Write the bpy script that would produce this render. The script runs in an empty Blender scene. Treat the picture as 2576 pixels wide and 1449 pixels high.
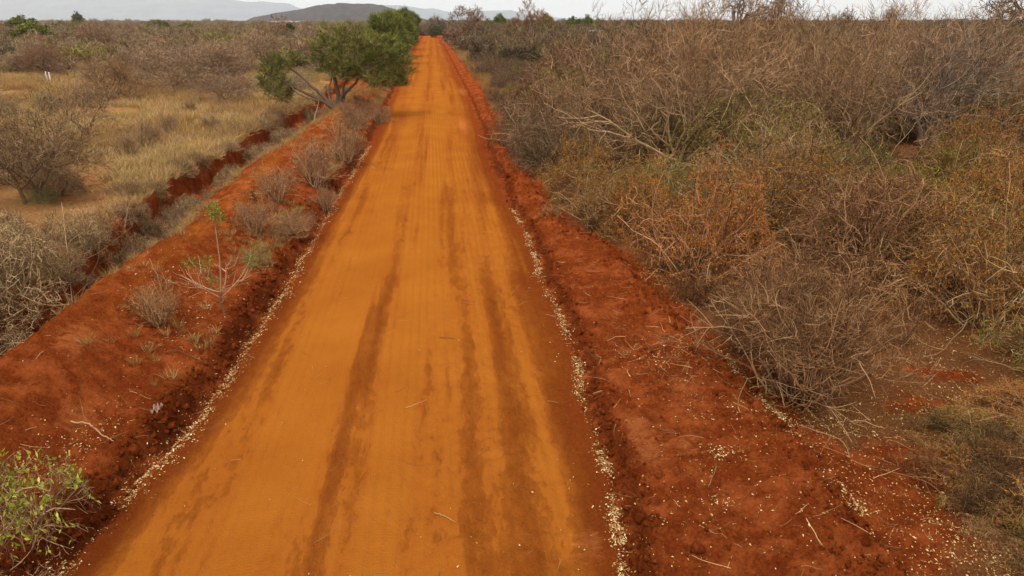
import bpy, math, random
import numpy as np
from mathutils import Vector
R = math.radians
rng = np.random.default_rng(7)
random.seed(7)
S = bpy.context.scene
COL = S.collection

# ------------------------------------------------------------------ camera, sky, sun, exposure
CAM_X, CAM_H, PITCH, YAW, FOC = 0.93, 5.0, math.atan(267 / 700.0), R(6.09), 700.0
cam = bpy.data.cameras.new('camera')
cam.sensor_width = 36.0
cam.lens = FOC / 1024.0 * 36.0
cam.clip_start = 0.1
cam.clip_end = 60000
co = bpy.data.objects.new('camera', cam)
COL.objects.link(co)
co.location = (CAM_X, 0, CAM_H)
co.rotation_euler = (R(90) - PITCH, 0, -YAW)
S.camera = co

SUN_EL, SUN_AZ = R(58), R(205)          # azimuth clockwise from +Y
w = bpy.data.worlds.new('World')
S.world = w
w.use_nodes = True
nt = w.node_tree
nt.nodes.clear()
out = nt.nodes.new('ShaderNodeOutputWorld')
bg = nt.nodes.new('ShaderNodeBackground')
sky = nt.nodes.new('ShaderNodeTexSky')
sky.sky_type = 'NISHITA'
sky.sun_disc = False
sky.sun_elevation = SUN_EL
sky.sun_rotation = SUN_AZ
sky.dust_density = 5.0
tc = nt.nodes.new('ShaderNodeTexCoord')
mp = nt.nodes.new('ShaderNodeMapping')
mp.inputs['Scale'].default_value = (1, 1, 5)
no = nt.nodes.new('ShaderNodeTexNoise')
no.inputs['Scale'].default_value = 2.2
no.inputs['Detail'].default_value = 6
cr = nt.nodes.new('ShaderNodeValToRGB')
cr.color_ramp.elements[0].position = 0.3
cr.color_ramp.elements[0].color = (8.6, 8.75, 9.0, 1)
cr.color_ramp.elements[1].position = 0.7
cr.color_ramp.elements[1].color = (11.0, 10.9, 10.7, 1)
mx = nt.nodes.new('ShaderNodeMix')
mx.data_type = 'RGBA'
mx.inputs[0].default_value = 0.93
nt.links.new(tc.outputs['Generated'], mp.inputs[0])
nt.links.new(mp.outputs[0], no.inputs['Vector'])
nt.links.new(no.outputs['Fac'], cr.inputs[0])
nt.links.new(sky.outputs[0], mx.inputs[6])
nt.links.new(cr.outputs[0], mx.inputs[7])
sx = nt.nodes.new('ShaderNodeSeparateXYZ')
nt.links.new(tc.outputs['Generated'], sx.inputs[0])
mr = nt.nodes.new('ShaderNodeMapRange')          # an overcast sky is darker near the horizon than overhead
mr.inputs['From Min'].default_value = 0.0
mr.inputs['From Max'].default_value = 0.9
mr.inputs['To Min'].default_value = 1.0
mr.inputs['To Max'].default_value = 1.12
nt.links.new(sx.outputs['Z'], mr.inputs['Value'])
vm = nt.nodes.new('ShaderNodeVectorMath')
vm.operation = 'SCALE'
nt.links.new(mx.outputs[2], vm.inputs[0])
nt.links.new(mr.outputs[0], vm.inputs['Scale'])
nt.links.new(vm.outputs[0], bg.inputs[0])
bg.inputs[1].default_value = 0.1
nt.links.new(bg.outputs[0], out.inputs[0])

sl = bpy.data.lights.new('sun', 'SUN')
sl.energy = 1.9
sl.angle = R(18)
sl.color = (1.0, 0.95, 0.86)
so = bpy.data.objects.new('sun', sl)
COL.objects.link(so)
sd = Vector((math.sin(SUN_AZ) * math.cos(SUN_EL), math.cos(SUN_AZ) * math.cos(SUN_EL), math.sin(SUN_EL)))
so.rotation_euler = (-sd).to_track_quat('-Z', 'Y').to_euler()
S.view_settings.view_transform = 'Standard'
S.view_settings.look = 'None'
S.view_settings.exposure = 0.25
S.view_settings.gamma = 1.0
S.cycles.max_bounces = 5
S.cycles.diffuse_bounces = 3
S.cycles.glossy_bounces = 1
S.cycles.transmission_bounces = 1
S.cycles.volume_bounces = 3
S.cycles.use_denoising = True


def srgb(r, g, b):
    f = lambda c: (c / 255 / 12.92) if c / 255 <= 0.04045 else ((c / 255 + 0.055) / 1.055) ** 2.4
    return (f(r), f(g), f(b), 1.0)


# ------------------------------------------------------------------ numeric helpers
def px(X, Y, z=0.0):
    """spot on the land seen at (X, Y) of the 2576 px wide view"""
    sc = 2576 / 1024.0
    a = (X / sc - 512) / FOC
    b = (288 - Y / sc) / FOC
    d = (a, math.cos(PITCH) + b * math.sin(PITCH), -math.sin(PITCH) + b * math.cos(PITCH))
    t = (CAM_H - z) / -d[2]
    x, y = d[0] * t, d[1] * t
    c, s = math.cos(YAW), math.sin(YAW)
    return (x * c + y * s + CAM_X, -x * s + y * c)


def dirpx(X, D):
    """spot at distance D in the direction of column X (near the horizon)"""
    a = (X / (2576 / 1024.0) - 512) / FOC
    x = a * (D * math.cos(PITCH) + CAM_H * math.sin(PITCH))
    c, s = math.cos(YAW), math.sin(YAW)
    return (x * c + D * s + CAM_X, -x * s + D * c)


def vnoise(x, y, seed=0):
    x = np.asarray(x, dtype=np.float64)
    y = np.asarray(y, dtype=np.float64)
    xi = np.floor(x).astype(np.int64)
    yi = np.floor(y).astype(np.int64)
    fx, fy = x - xi, y - yi
    fx = fx * fx * (3 - 2 * fx)
    fy = fy * fy * (3 - 2 * fy)

    def h(a, b):
        n = (a * 374761393 + b * 668265263 + seed * 1442695041) & 0xFFFFFFFF
        n = ((n ^ (n >> 13)) * 1274126177) & 0xFFFFFFFF
        n = ((n ^ (n >> 16)) * 2246822519) & 0xFFFFFFFF
        return ((n ^ (n >> 15)) & 0xFFFFFF) / float(0xFFFFFF)
    a = h(xi, yi) * (1 - fx) + h(xi + 1, yi) * fx
    b = h(xi, yi + 1) * (1 - fx) + h(xi + 1, yi + 1) * fx
    return a * (1 - fy) + b * fy


def fbm(x, y, sc, oct=4, seed=0, gain=0.5):
    t = 0
    a = 1.0
    tot = 0
    for i in range(oct):
        t = t + a * vnoise(x / sc, y / sc, seed + i * 17)
        tot += a
        a *= gain
        sc = sc / 2.03
    return t / tot


def sstep(a, b, x):
    t = np.clip((x - a) / (b - a), 0, 1)
    return t * t * (3 - 2 * t)


def itp(pairs):
    xs = [p[0] for p in pairs]
    ys = [p[1] for p in pairs]
    return lambda y: np.interp(y, xs, ys)


_L = itp([(0, -3.0), (4, -2.95), (5.75, -2.78), (8, -2.36), (13, -2.1), (23, -2.0), (30, -1.85), (43, -1.9), (67, -2.1), (130, -2.4), (300, -2.4)])
_R = itp([(0, 2.4), (5.2, 2.53), (7.1, 2.73), (9.6, 2.96), (15, 3.02), (25, 2.85), (34, 3.05), (47, 3.2), (100, 3.1), (300, 2.9)])
_E = itp([(0, 4.8), (6.8, 5.07), (8.2, 5.25), (10, 5.0), (14.4, 4.87), (17.8, 3.95), (24.7, 3.6), (33, 3.65), (58, 4.5), (77, 4.4), (148, 4.4), (300, 4.2)])
_B = itp([(0, -5.0), (8.6, -4.7), (12, -4.5), (17, -4.25), (22, -4.4), (26, -4.35), (31, -3.95), (38, -3.7), (50, -3.5), (100, -3.9), (300, -4)])
_W = itp([(0, -7.0), (11, -7.1), (16, -7.1), (20.7, -7.8), (24.6, -7.95), (32, -7.7), (42, -7.5), (48, -7.2), (80, -7.0), (300, -7)])


def LX(y): return _L(y) + 0.16 * (fbm(y, 0 * y + 3.3, 1.3, 3, 5) - .5)
def RX(y): return _R(y) + 0.34 * (fbm(y, 0 * y + 9.3, 1.7, 3, 6) - .5)
def EX(y): return _E(y) + 0.5 * (fbm(y, 0 * y + 5.3, 2.0, 3, 8) - .5)
def BX(y): return _B(y) + 0.4 * (fbm(y, 0 * y + 1.3, 3.0, 2, 9) - .5)
def WX(y): return _W(y) + 0.9 * (fbm(y, 0 * y + 7.3, 1.6, 4, 11) - .5)


def height(x, y):
    x = np.asarray(x, dtype=np.float64)
    y = np.asarray(y, dtype=np.float64)
    x, y = np.broadcast_arrays(x, y)
    L, Rr, E, B, W = LX(y), RX(y), EX(y), BX(y), WX(y)
    bh = np.interp(y, [0, 9, 25, 45, 80, 200, 300], [1.0, 1.0, .9, .8, .5, .3, 0.0]) * (0.86 + 0.3 * fbm(y, 0 * y, 4, 2, 31))
    gd = np.interp(y, [0, 10, 45, 70, 120], [1.0, 1.05, .8, .3, .05])
    kx = np.stack([W - 60, W - 3, W - .6, W - .05, W + .14, W + .9, B - .55, B, B + .35, L - 1.0, L - .45, L - .2, L,
                   (L + Rr) / 2, Rr, Rr + .13, Rr + .38, (Rr + E) / 2, E - .3, E, E + .22, E + 2, E + 80], 0)
    z0 = 0 * y
    dd = np.interp(y, [0, 30, 60], [1, .8, .4])
    kz = np.stack([z0, z0, z0 + .03, z0 - .06, -gd * .9, -gd, bh * .72, bh, bh * .9, bh * .34, z0 + .15 * dd, z0 - .13 * dd, z0,
                   z0 + .06, z0, z0 - .07 * dd, z0 + .05, z0 + .1, z0 + .2, z0 + .17, z0 + .0, z0 - .02, z0], 0)
    z = np.zeros_like(y)
    n = kx.shape[0]
    z[:] = kz[0]
    for i in range(n - 1):
        a, b = kx[i], kx[i + 1]
        m = (x >= a) & (x < b)
        t = np.clip((x - a) / np.maximum(b - a, 1e-4), 0, 1)
        t = t * t * (3 - 2 * t) * .55 + t * .45
        z = np.where(m, kz[i] + (kz[i + 1] - kz[i]) * t, z)
    z = np.where(x >= kx[-1], 0, z)
    road = sstep(L - .1, L + .25, x) * (1 - sstep(Rr - .25, Rr + .1, x))
    off = 1 - road
    far = np.interp(y, [20, 60, 150], [1, .6, 0])
    # ruts and gentle ripples of the driving surface
    cx = np.interp(y, [5, 11, 20, 50, 300], [-.5, -.25, .12, .5, .5])
    z += road * far * (-.035 * np.exp(-((x - cx - .95) / .28) ** 2) - .03 * np.exp(-((x - cx + .8) / .28) ** 2) + .025 * np.exp(-((x - cx) / .18) ** 2))
    z += road * far * .05 * (fbm(x, y * .35, .5, 3, 40) - .5)
    z += road * far * .05 * (fbm(x, y, .12, 3, 41) - .5) * (.35 + sstep(0.3, 1.6, x - cx))
    # broken soil beside the road, on the bank and in the gully
    z += off * far * .12 * (fbm(x, y, .11, 3, 48, .65) - .5)
    z += off * far * .1 * (fbm(x, y, .45, 3, 49) - .5) * (x < L)
    z += off * far * (.26 * (fbm(x, y, .9, 4, 42, .55) - .5) + .09 * (np.abs(fbm(x, y, .22, 4, 43, .6) - .5) * -2 + .2))
    ed = np.exp(-((x - L + .42) / .22) ** 2) + .8 * np.exp(-((x - Rr - .3) / .18) ** 2) + .7 * np.exp(-((x - E) / .25) ** 2)
    z += far * ed * .5 * (fbm(x, y, .2, 4, 44, .75) - .45)
    gl = np.exp(-((x - W) / .5) ** 2)
    z += far * gl * .35 * (fbm(x, y, .45, 3, 45, .6) - .5)
    # the plain
    pl = sstep(3, 25, np.abs(x))
    z += pl * 1.0 * (fbm(x, y, 30, 2, 46) - .5) * np.interp(y, [0, 40, 200], [.2, .6, 1])
    z = z - 1.6 * sstep(265, 340, y) * (1 - sstep(700, 1500, y))
    return z


def hz(x, y):
    return float(height(np.array([x]), np.array([y]))[0])


# ------------------------------------------------------------------ mesh building
def mesh_raw(name, V, loops, starts, mats, attrs=None, midx=None, smooth=False):
    me = bpy.data.meshes.new(name)
    V = np.ascontiguousarray(V, dtype=np.float32)
    me.vertices.add(len(V))
    me.vertices.foreach_set('co', V.ravel())
    me.loops.add(len(loops))
    me.loops.foreach_set('vertex_index', np.ascontiguousarray(loops, dtype=np.int32))
    me.polygons.add(len(starts))
    me.polygons.foreach_set('loop_start', np.ascontiguousarray(starts, dtype=np.int32))
    if smooth:
        me.polygons.foreach_set('use_smooth', np.ones(len(starts), dtype=bool))
    if midx is not None:
        me.polygons.foreach_set('material_index', np.ascontiguousarray(midx, dtype=np.int32))
    for m in mats:
        me.materials.append(m)
    me.update(calc_edges=True)
    for k, a in (attrs or {}).items():
        at = me.attributes.new(k, 'FLOAT', 'POINT')
        at.data.foreach_set('value', np.ascontiguousarray(a, dtype=np.float32))
    return me


class G:
    """geometry: verts, quads, one value per vertex, a smooth flag"""
    def __init__(s):
        s.v, s.q, s.a, s.n = [], [], [], 0

    def add(s, V, Q, A):
        s.v.append(V)
        s.q.append(Q + s.n)
        s.a.append(A)
        s.n += len(V)
        return s

    def arrays(s):
        if not s.v:
            return np.zeros((0, 3)), np.zeros((0, 4), int), np.zeros(0)
        return np.concatenate(s.v), np.concatenate(s.q), np.concatenate(s.a)

    def mesh(s, name, mat, smooth=False):
        V, Q, A = s.arrays()
        return mesh_raw(name, V, Q.ravel(), np.arange(0, Q.size, 4), [mat], {'v': A}, smooth=smooth)


def join_mesh(name, parts):
    """[(G, material)] -> one mesh with several materials"""
    Vs, Qs, As, Ms, n = [], [], [], [], 0
    for i, (g, m) in enumerate(parts):
        V, Q, A = g.arrays()
        Vs.append(V); Qs.append(Q + n); As.append(A); Ms.append(np.full(len(Q), i))
        n += len(V)
    Q = np.concatenate(Qs)
    return mesh_raw(name, np.concatenate(Vs), Q.ravel(), np.arange(0, Q.size, 4), [m for _, m in parts], {'v': np.concatenate(As)}, np.concatenate(Ms))


def nrm(v):
    return v / np.maximum(np.linalg.norm(v, axis=-1, keepdims=True), 1e-9)


def grow(p, d, L, K, wander=.2, trop=0.0, rg=None, tropv=(0, 0, 1)):
    rg = rg or rng
    p = np.array(p, float); d = nrm(np.array(d, float)); L = np.broadcast_to(np.asarray(L, float), (len(p),))
    pts = [p.copy()]
    tv = np.array(tropv, float)
    tr = np.asarray(trop, float)
    for k in range(K):
        d = nrm(d + wander * rg.normal(size=d.shape) + (tr[:, None] if tr.ndim else tr) * tv)
        p = p + d * (L / K)[:, None]
        pts.append(p.copy())
    return np.stack(pts, 1)


def kids(P, n, t0, t1, ang, rg=None, up=0.0):
    """n side shoots on every line of P: start points, directions, parent index, t"""
    rg = rg or rng
    N, K1, _ = P.shape
    idx = np.repeat(np.arange(N), n)
    t = rg.uniform(t0, t1, len(idx)) * (K1 - 1)
    k = np.minimum(t.astype(int), K1 - 2)
    f = (t - k)[:, None]
    a, b = P[idx, k], P[idx, k + 1]
    p = a * (1 - f) + b * f
    tg = nrm(b - a)
    r = rg.normal(size=tg.shape)
    pr = nrm(np.cross(tg, r))
    an = rg.normal(ang, ang * .3, len(idx))[:, None]
    d = nrm(tg * np.cos(an) + pr * np.sin(an) + np.array([0, 0, up]))
    return p, d, idx, t / (K1 - 1)


def ribbon(P, w, val, taper=.35, rg=None):
    rg = rg or rng
    N, K1, _ = P.shape
    T = nrm(np.gradient(P, axis=1))
    r = rg.normal(size=(N, 1, 3))
    sd_ = nrm(np.cross(T, r))
    tp = np.linspace(1, taper, K1)[None, :, None]
    w = np.broadcast_to(np.asarray(w, float), (N,))[:, None, None]
    A = P + sd_ * w * tp / 2
    B = P - sd_ * w * tp / 2
    V = np.stack([A, B], 2).reshape(-1, 3)
    base = (np.arange(N) * K1 * 2)[:, None] + (np.arange(K1 - 1) * 2)[None, :]
    base = base.ravel()
    Q = np.stack([base, base + 1, base + 3, base + 2], 1)
    val = np.repeat(np.broadcast_to(np.asarray(val, float), (N,)), K1 * 2)
    return V, Q, val


def tube(P, r0, r1, val, sides=4, rg=None, lump=0.0):
    rg = rg or rng
    N, K1, _ = P.shape
    T = nrm(np.gradient(P, axis=1))
    ref = np.where(np.abs(T[:, :1, 2:3]) > .9, np.array([1., 0, 0]), np.array([0., 0, 1]))
    u = nrm(np.cross(T, np.broadcast_to(ref, T.shape)))
    v = np.cross(T, u)
    r0 = np.broadcast_to(np.asarray(r0, float), (N,)); r1 = np.broadcast_to(np.asarray(r1, float), (N,))
    rad = r0[:, None] + (r1 - r0)[:, None] * np.linspace(0, 1, K1)[None, :]
    if lump:
        rad = rad * (1 + lump * rg.normal(size=rad.shape))
    rings = []
    for s in range(sides):
        a = 2 * math.pi * s / sides
        rings.append(P + (u * math.cos(a) + v * math.sin(a)) * rad[..., None])
    V = np.stack(rings, 2).reshape(-1, 3)
    b = (np.arange(N) * K1 * sides)[:, None, None] + (np.arange(K1 - 1) * sides)[None, :, None]
    s = np.arange(sides)[None, None, :]
    s2 = (s + 1) % sides
    Q = np.stack([b + s, b + s2, b + s2 + sides, b + s + sides], -1).reshape(-1, 4)
    val = np.repeat(np.broadcast_to(np.asarray(val, float), (N,)), K1 * sides)
    return V, Q, val


def leaves(p, d, l, wd, val, rg=None):
    rg = rg or rng
    N = len(p)
    d = nrm(d)
    n_ = rg.normal(size=(N, 3))
    s = nrm(np.cross(d, n_))
    l = np.broadcast_to(l, (N,))[:, None]; wd = np.broadcast_to(wd, (N,))[:, None]
    up = np.cross(s, d) * l * .12
    V = np.stack([p, p + d * l * .5 + s * wd / 2 + up, p + d * l, p + d * l * .5 - s * wd / 2 + up], 1).reshape(-1, 3)
    Q = np.arange(N * 4).reshape(-1, 4)
    return V, Q, np.repeat(np.broadcast_to(val, (N,)), 4)


def dome(P, Rx, H, Ry=None, z0=0.0, seed=0):
    """pull shoots back inside a lumpy dome"""
    Ry = Ry or Rx
    sh = P.shape
    p = P.reshape(-1, 3).copy()
    th = np.arctan2(p[:, 1], p[:, 0])
    f = 1 + .22 * np.sin(th * 2 + seed) + .14 * np.sin(th * 5 + seed * 2.1) + .1 * np.sin(p[:, 2] * 4 + seed + th)
    r = np.sqrt((p[:, 0] / Rx) ** 2 + (p[:, 1] / Ry) ** 2 + (np.maximum(p[:, 2] - z0, 0) / H) ** 2) / f
    k = np.where(r > 1, (1 + (r - 1) * .42) / np.maximum(r, 1e-6), 1)
    p[:, 0] *= k; p[:, 1] *= k; p[:, 2] = np.where(p[:, 2] > 0, p[:, 2] * k, p[:, 2] * .2)
    return p.reshape(sh)


# ------------------------------------------------------------------ materials
def nodes(mat):
    mat.use_nodes = True
    n = mat.node_tree
    n.nodes.clear()
    o = n.nodes.new('ShaderNodeOutputMaterial')
    b = n.nodes.new('ShaderNodeBsdfPrincipled')
    b.inputs['Roughness'].default_value = .9
    b.inputs['Specular IOR Level'].default_value = .05
    n.links.new(b.outputs[0], o.inputs[0])
    return n, b


def plant_mat(name, c0, c1, c2, inst=False, hue=0.0, transl=0.0, objscale=6.0):
    """colour runs c0 > c1 > c2 over the value each shoot carries, times the plant's own tint"""
    m = bpy.data.materials.new(name)
    n, b = nodes(m)
    at = n.nodes.new('ShaderNodeAttribute')
    at.attribute_name = 'v'
    rp = n.nodes.new('ShaderNodeValToRGB')
    rp.color_ramp.elements[0].color = c0
    rp.color_ramp.elements[1].color = c2
    e = rp.color_ramp.elements.new(.5)
    e.color = c1
    n.links.new(at.outputs['Fac'], rp.inputs[0])
    mu = n.nodes.new('ShaderNodeMix')
    mu.data_type = 'RGBA'
    mu.blend_type = 'MULTIPLY'
    mu.inputs[0].default_value = 1
    n.links.new(rp.outputs[0], mu.inputs[6])
    if inst:
        t = n.nodes.new('ShaderNodeAttribute')
        t.attribute_type = 'INSTANCER'
        t.attribute_name = 'tint'
        n.links.new(t.outputs['Color'], mu.inputs[7])
    else:
        t = n.nodes.new('ShaderNodeObjectInfo')
        n.links.new(t.outputs['Color'], mu.inputs[7])
    n.links.new(mu.outputs[2], b.inputs['Base Color'])
    return m


def soil_mat(name, road=False):
    m = bpy.data.materials.new(name)
    n, b = nodes(m)
    N = n.nodes
    L = n.links.new
    geo = N.new('ShaderNodeNewGeometry')

    def noise(sc, det=6, rough=.6, stretch=None, dist=0):
        t = N.new('ShaderNodeTexNoise')
        t.inputs['Scale'].default_value = sc
        t.inputs['Detail'].default_value = det
        t.inputs['Roughness'].default_value = rough
        t.inputs['Distortion'].default_value = dist
        if stretch:
            q = N.new('ShaderNodeMapping')
            q.inputs['Scale'].default_value = stretch
            L(geo.outputs['Position'], q.inputs[0])
            L(q.outputs[0], t.inputs['Vector'])
        else:
            L(geo.outputs['Position'], t.inputs['Vector'])
        return t.outputs['Fac']

    def ramp(f, a, b_, c0=(0, 0, 0, 1), c1=(1, 1, 1, 1)):
        r = N.new('ShaderNodeValToRGB')
        r.color_ramp.elements[0].position = a
        r.color_ramp.elements[0].color = c0
        r.color_ramp.elements[1].position = b_
        r.color_ramp.elements[1].color = c1
        L(f, r.inputs[0])
        return r.outputs[0]

    def attr(k):
        a = N.new('ShaderNodeAttribute')
        a.attribute_name = k
        return a.outputs['Fac']

    def mix(f, a, b_, mode='MIX'):
        q = N.new('ShaderNodeMix')
        q.data_type = 'RGBA'
        q.blend_type = mode
        for s, v in ((0, f), (6, a), (7, b_)):
            if isinstance(v, (tuple, float, int)):
                q.inputs[s].default_value = v
            else:
                L(v, q.inputs[s])
        return q.outputs[2]

    def mth(op, a, b_=None, c=None):
        q = N.new('ShaderNodeMath')
        q.operation = op
        for s, v in enumerate((a, b_, c)):
            if v is None: continue
            if isinstance(v, (float, int)):
                q.inputs[s].default_value = v
            else:
                L(v, q.inputs[s])
        return q.outputs[0]

    fine = noise(28, 8, .7)
    mid = noise(3.2, 7, .65)
    big = noise(.6, 4, .55)
    RED = srgb(146, 64, 28)
    RED2 = srgb(164, 80, 34)
    DARK = srgb(98, 44, 20)
    DUST = srgb(168, 102, 32)
    DUST2 = srgb(154, 89, 26)
    PALE = srgb(190, 108, 58)
    STRAW = srgb(184, 140, 88)
    STRAW2 = srgb(156, 104, 62)
    HUM = srgb(112, 68, 42)
    base = mix(ramp(mid, .35, .65), RED, RED2)
    base = mix(mth('MULTIPLY', ramp(fine, .42, .64), .75), base, DARK)
    base = mix(mth('MULTIPLY', ramp(noise(75, 5, .8), .55, .7), .45), base, srgb(186, 92, 28))
    base = mix(mth('MULTIPLY', ramp(noise(9, 6, .7, (1, .6, 1)), .5, .68), .4), base, DARK)
    # dust lying on the wheel tracks
    if road:
        base = mix(.6, base, srgb(146, 70, 26))
    tk = mth('ADD', attr('track'), mth('MULTIPLY', mth('SUBTRACT', noise(9, 6, .7, (1, .35, 1)), .5), .9))
    dust = mix(ramp(big, .35, .7), DUST2, DUST)
    dust = mix(mth('MULTIPLY', ramp(noise(50, 5, .8), .42, .68), .5), dust, RED2)
    dust = mix(mth('MULTIPLY', ramp(noise(110, 3, .8), .55, .7), .5), dust, srgb(206, 134, 60))
    base = mix(ramp(tk, .02, .95), base, dust)
    if not road:   # drier, paler crumbs in patches
        base = mix(mth('MULTIPLY', ramp(noise(1.6, 7, .75), .48, .64), .65), base, srgb(196, 102, 52))
    # damp, freshly broken earth
    dk = mth('ADD', attr('dark'), mth('MULTIPLY', mth('SUBTRACT', noise(7, 7, .7), .5), .8))
    base = mix(mth('MULTIPLY', ramp(dk, .3, .75), .85), base, DARK)
    # hard pale crust
    pk = mth('ADD', attr('pale'), mth('MULTIPLY', mth('SUBTRACT', noise(6, 7, .75, (1, 2, 1)), .5), 1.1))
    base = mix(mth('MULTIPLY', ramp(pk, .45, .65), .8), base, PALE)
    # dead grass mat on the plain
    sk = mth('ADD', attr('straw'), mth('MULTIPLY', mth('SUBTRACT', noise(1.4, 8, .75), .5), 1.3))
    st = mix(ramp(noise(14, 6, .8), .35, .65), STRAW2, STRAW)
    base = mix(ramp(sk, .4, .62), base, st)
    # brown leaf mould under the bushes
    hk = mth('ADD', attr('hum'), mth('MULTIPLY', mth('SUBTRACT', noise(2.2, 8, .75), .5), 1.3))
    hm = mix(ramp(noise(38, 5, .8), .4, .65), HUM, srgb(158, 112, 66))
    base = mix(mth('MULTIPLY', ramp(hk, .4, .65), .85), base, hm)
    hs = N.new('ShaderNodeHueSaturation')
    hs.inputs['Saturation'].default_value = 1.0
    L(base, hs.inputs['Color'])
    L(hs.outputs[0], b.inputs['Base Color'])
    bp = N.new('ShaderNodeBump')
    bp.inputs['Strength'].default_value = 1.0
    bp.inputs['Distance'].default_value = .09
    rough_amt = mth('SUBTRACT', 1.15, mth('MULTIPLY', ramp(tk, .2, .7), .85))
    hgt = mth('MULTIPLY', mth('ADD', noise(16, 8, .75), mth('MULTIPLY', noise(55, 4, .7), .4)), rough_amt)
    if road:
        # tyre tread: fine cross bars inside the tracks, wavy soft sand ridges
        wv = N.new('ShaderNodeTexWave')
        wv.bands_direction = 'Y'
        wv.inputs['Scale'].default_value = 7.0
        wv.inputs['Distortion'].default_value = 3.5
        wv.inputs['Detail'].default_value = 2
        wv.inputs['Detail Scale'].default_value = 1.6
        L(geo.outputs['Position'], wv.inputs['Vector'])
        hgt = mth('ADD', hgt, mth('MULTIPLY', mth('MULTIPLY', wv.outputs['Fac'], attr('tread')), .035))
        wl = N.new('ShaderNodeTexWave')
        wl.bands_direction = 'X'
        wl.inputs['Scale'].default_value = 2.2
        wl.inputs['Distortion'].default_value = 2.0
        wl.inputs['Detail'].default_value = 3
        q = N.new('ShaderNodeMapping')
        q.inputs['Scale'].default_value = (1, .12, 1)
        q.inputs['Rotation'].default_value = (0, 0, -.02)
        L(geo.outputs['Position'], q.inputs[0])
        L(q.outputs[0], wl.inputs['Vector'])
        hgt = mth('ADD', hgt, mth('MULTIPLY', wl.outputs['Fac'], .12))
    L(hgt, bp.inputs['Height'])
    L(bp.outputs[0], b.inputs['Normal'])
    b.inputs['Roughness'].default_value = .95
    b.inputs['Specular IOR Level'].default_value = .0
    return m


M_soil = soil_mat('red_soil')
M_road = soil_mat('road_soil', True)

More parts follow.
